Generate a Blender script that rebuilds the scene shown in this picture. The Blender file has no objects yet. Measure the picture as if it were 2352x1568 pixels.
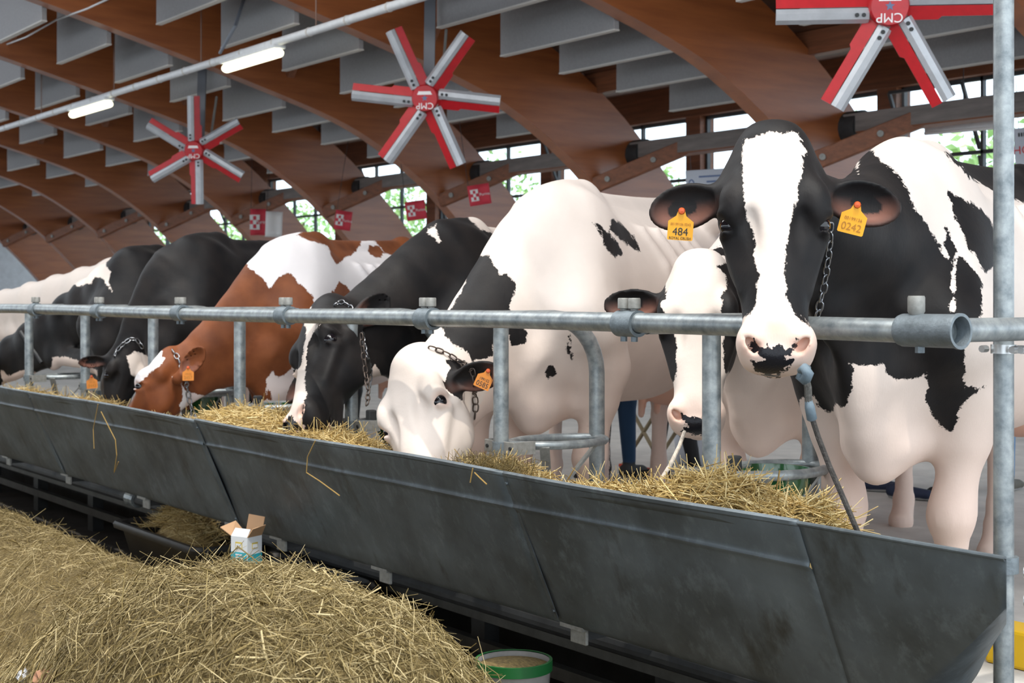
import bpy, math, random
import numpy as np
from mathutils import Vector, Matrix
SC = bpy.context.scene
COL = SC.collection
random.seed(7)

# ------------------------------------------------------------------ camera
W, HH = 2352, 1568
F = 3267.0                 # focal length in pixels (50 mm on 36 mm)
VPX, VPY = -1220.0, 680.0  # vanishing point of the rail row; horizon height
HC = 1.06                  # camera height above the cows' floor
AL = math.atan(F / (1176 - VPX))
CA, SA = math.cos(AL), math.sin(AL)
cam_d = bpy.data.cameras.new('camera')
cam_d.lens = 50; cam_d.sensor_width = 36; cam_d.sensor_fit = 'HORIZONTAL'
cam_d.shift_y = (VPY - HH / 2) / W
cam_d.clip_end = 300
cam_d.dof.use_dof = True; cam_d.dof.focus_distance = 4.0; cam_d.dof.aperture_fstop = 7.1
cam = bpy.data.objects.new('camera', cam_d); COL.objects.link(cam)
cam.location = (0, 0, HC); cam.rotation_euler = (math.pi / 2, 0, AL)
SC.camera = cam
# ------------------------------------------------------------------ light
wd = bpy.data.worlds.new('sky'); SC.world = wd; wd.use_nodes = True
nt = wd.node_tree; nt.nodes.clear()
wo = nt.nodes.new('ShaderNodeOutputWorld'); bg = nt.nodes.new('ShaderNodeBackground')
bg.inputs[0].default_value = (0.83, 0.92, 1.0, 1); bg.inputs[1].default_value = 3.2
nt.links.new(bg.outputs[0], wo.inputs[0])
def area_light(name, loc, aim, sx, sy, power, col):
    d = bpy.data.lights.new(name, 'AREA'); d.shape = 'RECTANGLE'; d.size = sx; d.size_y = sy
    d.energy = power; d.color = col
    o = bpy.data.objects.new(name, d); COL.objects.link(o); o.location = loc
    o.rotation_euler = (Vector(aim) - Vector(loc)).to_track_quat('-Z', 'Y').to_euler()
    return o
area_light('added_overhead_light', (-5.0, 1.2, 5.6), (-5.2, 3.6, 1.0), 12, 2.0, 400, (1.0, 0.95, 0.88))  # unseen light added above the alley to brighten the cows
sun_d = bpy.data.lights.new('sun', 'SUN'); sun_d.energy = 2.2; sun_d.angle = math.radians(1.0); sun_d.color = (1.0, 0.93, 0.82)
sun = bpy.data.objects.new('sun', sun_d); COL.objects.link(sun)
sun.rotation_euler = (Vector((0, 0, 0)) - Vector((0.35, -0.12, 0.93))).to_track_quat('-Z', 'Y').to_euler()
SC.view_settings.view_transform = 'Standard'; SC.view_settings.look = 'None'
SC.view_settings.exposure = 0.0; SC.view_settings.gamma = 1.0; SC.view_settings.use_curve_mapping = False

# ------------------------------------------------------------------ measuring helpers
def at(x, y, Y):
    """world point seen at photo pixel (x, y) that lies at distance Y from the camera row"""
    r = (x - 1176) / F
    X = Y * (r * CA - SA) / (CA + r * SA)
    dep = -X * SA + Y * CA
    return Vector((X, Y, HC + (VPY - y) * dep / F))
def atX(x, y, X):
    r = (x - 1176) / F
    Y = X * (CA + r * SA) / (r * CA - SA)
    return at(x, y, Y)
def atd(x, y, dep):
    r = (x - 1176) / F * dep
    return Vector((r * CA - dep * SA, r * SA + dep * CA, HC + (VPY - y) * dep / F))
def pix(P):
    """photo pixels of world points (N,3)"""
    P = np.asarray(P, float)
    dep = -P[:, 0] * SA + P[:, 1] * CA
    rt = P[:, 0] * CA + P[:, 1] * SA
    return 1176 + F * rt / dep, VPY - F * (P[:, 2] - HC) / dep, dep

# ------------------------------------------------------------------ materials
MATS = {}
def mat(name, col, rough=0.6, metal=0.0, noise=0.0, nscale=8.0, bump=0.0, bscale=40.0, col2=None, stretch=None, spec=0.5, emit=None, coat=0.0, detail=5, trans=0.0, contrast=None):
    if name in MATS: return MATS[name]
    m = bpy.data.materials.new(name); m.use_nodes = True
    t = m.node_tree; b = t.nodes['Principled BSDF']
    b.inputs['Roughness'].default_value = rough; b.inputs['Metallic'].default_value = metal
    b.inputs['Specular IOR Level'].default_value = spec
    b.inputs['Coat Weight'].default_value = coat; b.inputs['Coat Roughness'].default_value = 0.3 if name == 'glulam_wood' else 0.05
    b.inputs['Transmission Weight'].default_value = trans
    c = tuple(col) + (1,)
    b.inputs['Base Color'].default_value = c
    tc = None
    if noise or bump or col2:
        tc = t.nodes.new('ShaderNodeTexCoord'); src = tc.outputs['Object']
        if stretch:
            mp = t.nodes.new('ShaderNodeMapping'); mp.inputs['Scale'].default_value = stretch
            t.links.new(src, mp.inputs[0]); src = mp.outputs[0]
    if noise or col2:
        n = t.nodes.new('ShaderNodeTexNoise'); n.inputs['Scale'].default_value = nscale; n.inputs['Detail'].default_value = detail
        n.inputs['Roughness'].default_value = 0.62
        t.links.new(src, n.inputs['Vector'])
        r = t.nodes.new('ShaderNodeValToRGB')
        lo, hi = contrast or (0.3, 0.7)
        r.color_ramp.elements[0].position = lo; r.color_ramp.elements[1].position = hi
        if col2: a, bb = c, tuple(col2) + (1,)
        else:
            a = tuple(max(0, v * (1 - noise)) for v in col) + (1,); bb = tuple(min(1, v * (1 + noise)) for v in col) + (1,)
        r.color_ramp.elements[0].color = a; r.color_ramp.elements[1].color = bb
        t.links.new(n.outputs['Fac'], r.inputs[0]); t.links.new(r.outputs[0], b.inputs['Base Color'])
    if bump:
        n2 = t.nodes.new('ShaderNodeTexNoise'); n2.inputs['Scale'].default_value = bscale; n2.inputs['Detail'].default_value = 4
        t.links.new(src, n2.inputs['Vector'])
        bp = t.nodes.new('ShaderNodeBump'); bp.inputs['Strength'].default_value = bump; bp.inputs['Distance'].default_value = 0.01
        t.links.new(n2.outputs['Fac'], bp.inputs['Height']); t.links.new(bp.outputs[0], b.inputs['Normal'])
    if emit:
        b.inputs['Emission Color'].default_value = tuple(emit[0]) + (1,); b.inputs['Emission Strength'].default_value = emit[1]
    MATS[name] = m
    return m
def zinc_material():
    m = bpy.data.materials.new('zinc_sheet'); m.use_nodes = True; t = m.node_tree; b = t.nodes['Principled BSDF']; N = t.nodes.new; K = t.links.new
    tc = N('ShaderNodeTexCoord')
    def nz(sc, det, mp=None, ro=.6):
        n = N('ShaderNodeTexNoise'); n.inputs['Scale'].default_value = sc; n.inputs['Detail'].default_value = det; n.inputs['Roughness'].default_value = ro
        if mp:
            q = N('ShaderNodeMapping'); q.inputs['Scale'].default_value = mp[0]; q.inputs['Rotation'].default_value = mp[1]; K(tc.outputs['Object'], q.inputs[0]); K(q.outputs[0], n.inputs['Vector'])
        else: K(tc.outputs['Object'], n.inputs['Vector'])
        return n.outputs['Fac']
    def ramp(v, p0, p1, c0, c1):
        r = N('ShaderNodeValToRGB'); r.color_ramp.elements[0].position = p0; r.color_ramp.elements[1].position = p1
        r.color_ramp.elements[0].color = c0 + (1,); r.color_ramp.elements[1].color = c1 + (1,); K(v, r.inputs[0]); return r.outputs[0]
    def mix(f, a, c, mode='MIX'):
        x = N('ShaderNodeMix'); x.data_type = 'RGBA'; x.blend_type = mode
        if isinstance(f, float): x.inputs[0].default_value = f
        else: K(f, x.inputs[0])
        for i, v in ((6, a), (7, c)):
            if isinstance(v, tuple): x.inputs[i].default_value = v + (1,)
            else: K(v, x.inputs[i])
        return x.outputs[2]
    base = ramp(nz(3.2, 8), .33, .70, (.060, .070, .076), (.135, .162, .180))
    fleck = ramp(nz(16, 10, ((1, 1, .6), (0.0, .6, 0)), .72), .52, .86, (0, 0, 0), (1, 1, 1))
    col = mix(fleck, base, (.19, .225, .245))
    dirt = ramp(nz(9, 7, ((1, 1, .3), (0, .3, 0))), .58, .74, (0, 0, 0), (1, 1, 1))
    col = mix(dirt, col, (.045, .047, .045))
    K(col, b.inputs['Base Color']); b.inputs['Metallic'].default_value = .35
    rr = N('ShaderNodeMapRange'); rr.inputs['To Min'].default_value = .38; rr.inputs['To Max'].default_value = .62; K(nz(12, 4), rr.inputs['Value']); K(rr.outputs[0], b.inputs['Roughness'])
    bp = N('ShaderNodeBump'); bp.inputs['Strength'].default_value = .12; bp.inputs['Distance'].default_value = .01; K(nz(18, 5), bp.inputs['Height']); K(bp.outputs[0], b.inputs['Normal'])
    return m
zinc = zinc_material()
pipe_m = mat('galvanised_pipe', (0.15, 0.175, 0.19), 0.42, 0.5, nscale=26, col2=(0.38, 0.41, 0.415), contrast=(0.3, 0.72), detail=7, bump=0.05, bscale=90)
cast_m = mat('cast_clamp', (0.16, 0.19, 0.21), 0.55, 0.45, noise=0.25, nscale=30, bump=0.15, bscale=120)
bolt_m = mat('bolt_cap', (0.25, 0.25, 0.235), 0.6, 0.3, noise=0.2, nscale=60)
dark_m = mat('dark_steel', (0.030, 0.032, 0.034), 0.6, 0.3, noise=0.4, nscale=10)
black_m = mat('neck_shade_black', (0.012, 0.012, 0.013), 0.55, noise=0.4, nscale=14)
wood_m = mat('glulam_wood', (0.215, 0.060, 0.016), 0.38, nscale=3.0, col2=(0.37, 0.118, 0.034), stretch=(1, 0.35, 4.0), detail=8, bump=0.03, bscale=20, spec=0.6, coat=0.65)
deck_m = mat('roof_deck', (0.11, 0.036, 0.014), 0.7, noise=0.35, nscale=3, stretch=(0.4, 6, 6))
beam_m = mat('beam_wood', (0.19, 0.066, 0.028), 0.55, noise=0.3, nscale=4, stretch=(0.4, 6, 6), bump=0.03)
grey_beam = mat('dusty_lit_beam', (0.17, 0.15, 0.14), 0.75, noise=0.25, nscale=6, stretch=(0.5, 5, 5))  # grey holds both dust and the light falling on the front face
baffle_m = mat('baffle_felt', (0.28, 0.275, 0.28), 0.9, noise=0.08, nscale=60, bump=0.1, bscale=200)
baffle_t = mat('baffle_edge', (0.55, 0.53, 0.50), 0.8, noise=0.05)
white_paint = mat('white_paint', (0.62, 0.64, 0.66), 0.5, noise=0.08, nscale=20)
frame_m = mat('window_frame', (0.05, 0.055, 0.06), 0.5, noise=0.2)

# ------------------------------------------------------------------ mesh builder
class MB:
    def __init__(self): self.v = []; self.f = []
    def add(self, vs, fs):
        n = len(self.v); self.v += [tuple(p) for p in vs]; self.f += [tuple(i + n for i in f) for f in fs]; return self
    def box(self, c, s, R=None):
        c = Vector(c); hx, hy, hz = s[0] / 2, s[1] / 2, s[2] / 2
        vs = [Vector((x, y, z)) for z in (-hz, hz) for y in (-hy, hy) for x in (-hx, hx)]
        if R is not None: vs = [R @ p for p in vs]
        return self.add([p + c for p in vs], [(0, 2, 3, 1), (4, 5, 7, 6), (0, 1, 5, 4), (2, 6, 7, 3), (0, 4, 6, 2), (1, 3, 7, 5)])
    def bar(self, p0, p1, w, h, up=(0, 0, 1)):
        p0, p1 = Vector(p0), Vector(p1); d = (p1 - p0); L = d.length; d = d / L
        u = Vector(up); s = d.cross(u)
        if s.length < 1e-5: s = d.cross(Vector((1, 0, 0)))
        s.normalize(); u = s.cross(d)
        R = Matrix((d, s, u)).transposed()
        return self.box((p0 + p1) / 2, (L, w, h), R)
    def tube(self, pts, r, seg=14, closed=False, caps=True):
        pts = [Vector(p) for p in pts]; n = len(pts)
        rs = r if isinstance(r, (list, tuple)) else [r] * n
        tg = []
        for i in range(n):
            a = pts[(i - 1) % n] if (closed or i > 0) else pts[0]
            b = pts[(i + 1) % n] if (closed or i < n - 1) else pts[-1]
            tg.append((b - a).normalized())
        u = tg[0].orthogonal().normalized(); vs = []
        for i in range(n):
            u = (u - tg[i] * u.dot(tg[i]))
            u = u.normalized() if u.length > 1e-6 else tg[i].orthogonal().normalized()
            w = tg[i].cross(u)
            for k in range(seg):
                a = 2 * math.pi * k / seg
                vs.append(pts[i] + (u * math.cos(a) + w * math.sin(a)) * rs[i])
        fs = []
        for i in range(n if closed else n - 1):
            j = (i + 1) % n
            for k in range(seg):
                l = (k + 1) % seg
                fs.append((i * seg + k, i * seg + l, j * seg + l, j * seg + k))
        if caps and not closed:
            fs.append(tuple(range(seg - 1, -1, -1))); fs.append(tuple((n - 1) * seg + k for k in range(seg)))
        return self.add(vs, fs)
    def prism(self, poly, off):
        """poly: list of 3D points, off: extrusion vector"""
        poly = [Vector(p) for p in poly]; off = Vector(off); n = len(poly)
        return self.add(poly + [p + off for p in poly], [tuple(range(n - 1, -1, -1)), tuple(range(n, 2 * n))] + [(i, (i + 1) % n, n + (i + 1) % n, n + i) for i in range(n)])
    def grid(self, rows):
        m, n = len(rows), len(rows[0])
        return self.add([p for r in rows for p in r], [(i * n + j, i * n + j + 1, (i + 1) * n + j + 1, (i + 1) * n + j) for i in range(m - 1) for j in range(n - 1)])
    def lathe(self, prof, c, axis=(0, 0, 1), seg=24):
        c = Vector(c); ax = Vector(axis).normalized(); u = ax.orthogonal().normalized(); w = ax.cross(u)
        rows = []
        for (r, h) in prof:
            rows.append([c + ax * h + (u * math.cos(2 * math.pi * k / seg) + w * math.sin(2 * math.pi * k / seg)) * r for k in range(seg + 1)])
        return self.grid(rows)
def wloc(o):
    p = Vector((0, 0, 0))
    while o is not None: p += o.location; o = o.parent
    return p
def obj(name, mb, m, parent=None, smooth=False, bevel=0.0, loc=None, solid=0.0, sub=0):
    """link builder geometry (world coordinates) as one mesh object under parent; loc = origin"""
    base = wloc(parent) if parent else Vector((0, 0, 0))
    org = Vector(loc) if loc is not None else base
    me = bpy.data.meshes.new(name)
    me.from_pydata([(p[0] - org.x, p[1] - org.y, p[2] - org.z) for p in mb.v], [], mb.f)
    me.update()
    if smooth:
        me.polygons.foreach_set('use_smooth', [True] * len(me.polygons))
    o = bpy.data.objects.new(name, me); COL.objects.link(o)
    o.location = org - base
    if parent: o.parent = parent
    if m: me.materials.append(m)
    if smooth == 'auto':
        me.set_sharp_from_angle(angle=math.radians(40))
    if solid:
        md = o.modifiers.new('thick', 'SOLIDIFY'); md.thickness = solid; md.offset = 0
    if sub:
        md = o.modifiers.new('sub', 'SUBSURF'); md.levels = sub; md.render_levels = sub
    if bevel:
        md = o.modifiers.new('bevel', 'BEVEL'); md.width = bevel; md.segments = 2; md.limit_method = 'ANGLE'
    return o
def thing(name, loc, label=None, cat=None, group=None, kind=None):
    o = bpy.data.objects.new(name, None); COL.objects.link(o); o.location = loc
    o.empty_display_size = 0.1
    return tag(o, label, cat, group, kind)
def tag(o, label=None, cat=None, group=None, kind=None):
    if label: o['label'] = label
    if cat: o['category'] = cat
    if group: o['group'] = group
    if kind: o['kind'] = kind
    return o
def copy_tree(o, loc=None, parent=None):
    c = o.copy(); COL.objects.link(c); c.parent = parent
    if loc is not None: c.location = loc
    for ch in o.children: copy_tree(ch, None, c)
    return c
def text_mesh(body, size, m, name, parent, R, pos, sx=1.0, thick=0.0006):
    """flat lettering: R columns = (right, up, normal)"""
    cu = bpy.data.curves.new('t', 'FONT'); cu.body = body; cu.size = size; cu.align_x = 'CENTER'; cu.align_y = 'CENTER'
    cu.extrude = thick
    to = bpy.data.objects.new('t', cu)
    me = bpy.data.meshes.new_from_object(to)
    base = wloc(parent)
    M = Matrix.Translation(Vector(pos) - base) @ R.to_4x4() @ Matrix.Diagonal((sx, 1, 1, 1))
    me.transform(M); me.name = name; me.materials.clear(); me.materials.append(m)
    bpy.data.objects.remove(to); bpy.data.curves.remove(cu)
    o = bpy.data.objects.new(name, me); COL.objects.link(o); o.parent = parent
    return o
ORD = ['first', 'second', 'third', 'fourth', 'fifth', 'sixth', 'seventh', 'eighth', 'ninth', 'tenth', 'eleventh', 'twelfth']

# ================================================================== the hall
FZ = -0.42                                   # level of the feed alley in front of the trough
conc = mat('concrete_floor', (0.40, 0.385, 0.365), 0.85, nscale=3.5, col2=(0.58, 0.555, 0.52), detail=8, bump=0.15, bscale=30)
alley_m = mat('alley_floor', (0.05, 0.045, 0.04), 0.9, noise=0.4, nscale=5, bump=0.2)
tag(obj('floor', MB().box((-14, 8.1, -0.04), (44, 9.9, 0.08)), conc), kind='structure')
tag(obj('trim_1', MB().box((-14, 3.11, -0.06), (44, 0.08, 0.12)), dark_m), kind='structure')  # dark strip added over the slab edge, standing for shade below it
tag(obj('floor', MB().box((-14, -0.5, FZ - 0.05), (44, 12, 0.1)), alley_m), kind='structure')
# near-black sheet under the platform, its colour standing for the shade there
tag(obj('wall_front', MB().box((-14, 3.55, (FZ - 0.12) / 2), (44, 0.08, -FZ - 0.12)), mat('near_black_panel', (0.018, 0.017, 0.016), 0.9, noise=0.4)), kind='structure')

ARX = [-2.55, -5.36, -8.17, -10.95, -13.73, -16.5, -19.25, -22.0, -24.8, -27.6, -30.4]
AT = 0.17
INTR = [(2.6, 4.37), (3.5, 4.13), (4.37, 3.92), (5.2, 3.71), (6.1, 3.47), (6.68, 3.31), (7.52, 3.06), (8.08, 2.83), (8.69, 2.46), (9.18, 2.05), (9.75, 1.45), (10.2, 0.9), (10.42, 0.42), (10.5, 0.0)]
def dense(pts, n=4):
    out = []
    for i in range(len(pts) - 1):
        p0 = Vector(pts[max(i - 1, 0)]); p1 = Vector(pts[i]); p2 = Vector(pts[i + 1]); p3 = Vector(pts[min(i + 2, len(pts) - 1)])
        for k in range(n):
            t = k / n
            out.append(0.5 * ((2 * p1) + (p2 - p0) * t + (2 * p0 - 5 * p1 + 4 * p2 - p3) * t * t + (3 * p1 - p0 - 3 * p2 + p3) * t ** 3))
    out.append(Vector(pts[-1]))
    return out
ID = dense(INTR)
OD = []
for i, p in enumerate(ID):
    t = (ID[min(i + 1, len(ID) - 1)] - ID[max(i - 1, 0)]).normalized()
    n = Vector((-t.y, t.x))
    if n.y < 0 and n.x < 0: n = -n
    OD.append(p + n * (0.78 - 0.0 * i))
OD = [Vector((q.x, max(q.y, 0.0))) for q in OD]
def intr_z(Y):
    return float(np.interp(Y, [p.x for p in ID], [p.y for p in ID]))
def arch_mb(X):
    mb = MB(); n = len(ID); vs = []
    for X0 in (X - AT, X):
        vs += [(X0, p.x, p.y) for p in ID] + [(X0, p.x, p.y) for p in OD]
    fs = []
    for i in range(n - 1):
        fs.append((i, n + i, n + i + 1, i + 1)); fs.append((2 * n + i, 2 * n + i + 1, 3 * n + i + 1, 3 * n + i))
        fs.append((i, i + 1, 2 * n + i + 1, 2 * n + i)); fs.append((n + i, 3 * n + i, 3 * n + i + 1, n + i + 1))
    fs.append((0, 2 * n, 3 * n, n)); fs.append((n - 1, 2 * n - 1, 4 * n - 1, 3 * n - 1))
    return mb.add(vs, fs)
side_txt = ['nearest the galvanised corner post', 'foot hidden behind the nearest black cow', 'foot hidden behind the big white cow', 'right behind the middle ceiling fan', 'above the back of the brown cow', 'right behind the left ceiling fan']
TIE_Y, TIE_Z = 9.6, 2.53
for i, X in enumerate(ARX):
    root = thing('timber_arch', (X, 9.9, 0), ('curved brown glued-timber roof arch, %s counted from the right edge' % ORD[i - 1]) if i else 'curved brown glued-timber roof arch beyond the corner post on the right', 'arch', 'roof arches')
    a = obj('arch_beam', arch_mb(X), wood_m, root, smooth='auto')
    # knee brace with bolts that carries the tie beam
    A = Vector((X + 0.75, 9.55, 2.50)); B = Vector((X + 0.06, 9.12, 2.20))
    d = (B - A).normalized()
    br = obj('knee_brace', MB().bar(A - d * 0.05, B + d * 0.12, 0.10, 0.15), beam_m, root, bevel=0.008)
    for q in (0.93, 0.35):
        c = A.lerp(B, q); nrm = Vector((d.y, -d.x, 0)).normalized()
        if nrm.x < 0: nrm = -nrm
        obj('bolt', MB().tube([c + nrm * 0.03, c + nrm * 0.07], 0.028, 10), bolt_m, br)
    obj('steel_shoe', MB().tube([(X, 9.6, 2.50), (X + 0.16, 9.6, 2.50)], 0.15, 18), dark_m, root, smooth='auto')
    # small purlin brackets under the roof
    for (bY) in (5.0, 7.1):
        z = intr_z(bY) + 0.25
        P0 = Vector((X + 0.0, bY, z)); P1 = Vector((X + 0.36, bY, z + 0.42))
        b2 = obj('purlin_brace', MB().bar(P0, P1, 0.08, 0.12), beam_m, root)
        obj('bolt', MB().tube([P0.lerp(P1, .3) + Vector((0, -.04, 0)), P0.lerp(P1, .3) + Vector((0, -.06, 0))], 0.025, 8), dark_m, b2)
# roof deck above the arches, purlins
rows = []
for i, p in enumerate(OD):
    if p.y < 2.9: break
    rows.append([(2, p.x, p.y + 0.20), (-32, p.x, p.y + 0.20)])
rows.append([(2, 12.6, 3.75), (-32, 12.6, 3.75)])
ceil = tag(obj('ceiling', MB().grid(rows), deck_m, solid=0.06), kind='structure')
for (pY) in (3.4, 4.6, 5.8, 7.0, 8.2, 9.1):
    k = min(range(len(OD)), key=lambda i: abs(OD[i].x - pY)); p = OD[k]
    obj('purlin', MB().box((-15, p.x, p.y + 0.09), (34, 0.12, 0.2)), beam_m, ceil)
# the other half of the hall, over and behind the viewer, unseen, cutting front sky light; the gap over the alley is added for light
c2 = tag(obj('ceiling', MB().box((-15, -4.6, 5.35), (34, 9.6, 0.1)), deck_m), kind='structure')
wf = tag(obj('wall_right', MB().box((-15, -9.4, 0.2), (34, 0.2, 1.6)), MATS['near_black_panel']), kind='structure')
obj('upper_wall', MB().box((-15, -9.4, 4.3), (34, 0.2, 2.2)), deck_m, wf)
# white battens under the deck that follow the roof slope
for i in range(1, 8):
    X = (ARX[i] + ARX[i + 1]) / 2 - 0.08 + 0.5
    pts = [(X, p.x, p.y - 0.06) for p in OD[6:34:3]]
    obj('batten', MB().tube(pts, 0.03, 6), white_paint, ceil)
# tie beams, one per bay
for i in range(len(ARX) - 1):
    x1, x0 = ARX[i] - AT, ARX[i + 1] + 0.02
    t = obj('tie_beam', MB().box(((x0 + x1) / 2, TIE_Y, TIE_Z), (x1 - x0, 0.22, 0.17)), beam_m, bevel=0.006, loc=((x0 + x1) / 2, TIE_Y, TIE_Z))
    tag(t, 'horizontal timber tie beam in front of the windows, %s bay from the right' % ORD[i], 'beam', 'tie beams')
    obj('dusty_lit_face', MB().box(((x0 + x1) / 2, TIE_Y - 0.113, TIE_Z + 0.005), (x1 - x0 - 0.02, 0.006, 0.155)), grey_beam, t)
tt = obj('tie_beam', MB().box((-0.9, TIE_Y, TIE_Z), (3.4, 0.22, 0.17)), beam_m)
tag(tt, 'horizontal timber tie beam right of the corner post', 'beam', 'tie beams')

# ------------------------------------------------------------------ window wall
WY = 11.5
WTOP = 1.06 + 0.18 * WY
glass = mat('window_glass', (0.9, 0.95, 1.0), 0.02, trans=1.0)
gt = glass.node_tree
for n in list(gt.nodes):
    if n.type != 'OUTPUT_MATERIAL': gt.nodes.remove(n)
g1 = gt.nodes.new('ShaderNodeBsdfTransparent'); g2 = gt.nodes.new('ShaderNodeBsdfGlossy'); g2.inputs['Roughness'].default_value = 0.02
g1.inputs[0].default_value = (0.93, 0.97, 1, 1)
gm = gt.nodes.new('ShaderNodeMixShader'); gm.inputs[0].default_value = 0.06
gt.links.new(g1.outputs[0], gm.inputs[1]); gt.links.new(g2.outputs[0], gm.inputs[2])
gt.links.new(gm.outputs[0], [n for n in gt.nodes if n.type == 'OUTPUT_MATERIAL'][0].inputs[0])
wall = tag(obj('wall_back', MB().box((-14, WY, 0.35), (44, 0.16, 0.7)), mat('wall_plinth', (0.35, 0.33, 0.31), 0.8, noise=0.2)), kind='structure')
obj('wall_plate', MB().box((-14, WY - 0.02, WTOP + 0.30), (44, 0.2, 0.6)), beam_m, wall, bevel=0.01)
obj('upper_wall', MB().box((-14, WY + 0.1, WTOP + 1.0), (44, 0.05, 0.9)), deck_m, wall)
# one window per half bay: wooden post between, steel frame with transom, one hopper ajar
wx = [1.4] + [a - 1.05 for a in ARX[:-1]]
WZ0 = 0.72; TR = 2.42
for i in range(len(wx) - 1):
    x1, x0 = wx[i], wx[i + 1]
    w = tag(obj('window_%d' % (i + 1), MB().box((x0, WY, (WZ0 + WTOP) / 2), (0.24, 0.22, WTOP - WZ0)), beam_m, loc=(x0, WY, WZ0)), kind='structure')
    a0, a1 = x0 + 0.12, x1 - 0.12
    fr = MB()
    for z in (WZ0 + 0.02, TR, WTOP - 0.02): fr.box(((a0 + a1) / 2, WY, z), (a1 - a0, 0.05, 0.035))
    m1, m2 = a0 + (a1 - a0) * .36, a0 + (a1 - a0) * .66
    for x in (a0 + .015, m1, m2, a1 - .015): fr.box((x, WY, (WZ0 + WTOP) / 2), (0.03, 0.05, WTOP - WZ0))
    obj('window_frame', fr, frame_m, w)
    for (p0, p1) in ((a0, m1), (m1, m2), (m2, a1)):
        for (z0, z1) in ((WZ0, TR), (TR, WTOP)):
            hop = p0 == a0 and (z1 < WTOP or i % 2 == 0)
            if hop:
                th = math.radians(24 if z1 == WTOP else 14); L = z1 - z0 - 0.05
                a = Vector((0, -math.sin(th), math.cos(th))) if z1 == WTOP else Vector((0, math.sin(th), -math.cos(th)))
                o0 = Vector(((p0 + p1) / 2, WY, z0 + .03 if z1 == WTOP else z1 - .03))
                pn = obj('pane', MB().bar(o0, o0 + a * L, p1 - p0 - 0.08, 0.008, up=(0, 1, 0)), glass, w)
                s = MB()
                for dx in (-1, 1):
                    q = Vector((dx * (p1 - p0 - 0.08) / 2, 0, 0)); s.bar(o0 + q, o0 + q + a * L, 0.03, 0.03)
                e = Vector(((p1 - p0 - 0.08) / 2, 0, 0))
                s.bar(o0 + a * L - e, o0 + a * L + e, 0.03, 0.03)
                obj('sash', s, frame_m, pn)
            else:
                obj('pane', MB().box(((p0 + p1) / 2, WY, (z0 + z1) / 2), (p1 - p0, 0.008, z1 - z0)), glass, w)
# end gable wall far left
tag(obj('wall_left', MB().box((-32.2, 6, 2.2), (0.2, 13, 4.4)), mat('far_gable', (0.55, 0.6, 0.66), 0.8, noise=0.1)), kind='structure')

# ------------------------------------------------------------------ trees outside
leaf_m = mat('outside_leaf', (0.22, 0.42, 0.12), 0.6, nscale=2, col2=(0.55, 0.72, 0.32), spec=0.2)
bark_m = mat('outside_bark', (0.12, 0.09, 0.06), 0.9, noise=0.3)
def tree(x, y, h, r, k, label):
    rnd = np.random.RandomState(k)
    root = thing('garden_tree', (x, y, 0), label, 'tree', 'trees outside the windows')
    obj('trunk', MB().tube([(x, y, -.2), (x + .1, y, h * .35), (x, y + .1, h * .8)], [.16, .12, .04], 8), bark_m, root)
    n = 1500; P = rnd.normal(size=(n, 3)); P /= np.linalg.norm(P, axis=1)[:, None]
    P *= (rnd.rand(n, 1) ** .4); P = P * [r, r, h * .38] * (0.8 + .4 * rnd.rand(n, 1)) + [x, y, h * .62]
    mb = MB()
    A = rnd.normal(size=(n, 3)); A /= np.linalg.norm(A, axis=1)[:, None]; B = np.cross(A, rnd.normal(size=(n, 3))); B /= np.linalg.norm(B, axis=1)[:, None]
    s = .05 + .06 * rnd.rand(n, 1)
    V = np.stack([P - A * s, P + B * s * .5, P + A * s, P - B * s * .5], 1).reshape(-1, 3)
    mb.v = [tuple(v) for v in V]; mb.f = [(4 * i, 4 * i + 1, 4 * i + 2, 4 * i + 3) for i in range(n)]
    f = obj('foliage', mb, leaf_m, root); f['kind'] = 'stuff'
k = 0
for (px, Y, h, r) in ((1150, 17, 3.9, 1.0), (1480, 17.5, 3.8, .9), (1960, 17.5, 3.7, .9), (2285, 17, 3.6, .9), (905, 18, 4.0, 1.1), (690, 18, 3.8, 1.0), (525, 18, 3.6, 1.0), (350, 18, 3.4, 1.0)):
    p = at(px, 500, Y); k += 1
    tree(p.x, p.y, h, r, k, 'leafy green tree outside the windows, %s from the right' % ORD[sorted([2285, 1960, 1480, 1150, 905, 690, 525, 350], reverse=True).index(px)])
tag(obj('ground_outside', MB().box((-14, 26, -0.3), (80, 30, 0.2)), mat('outside_ground', (0.36, 0.36, 0.33), 0.9, noise=0.2)), kind='structure')

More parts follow.
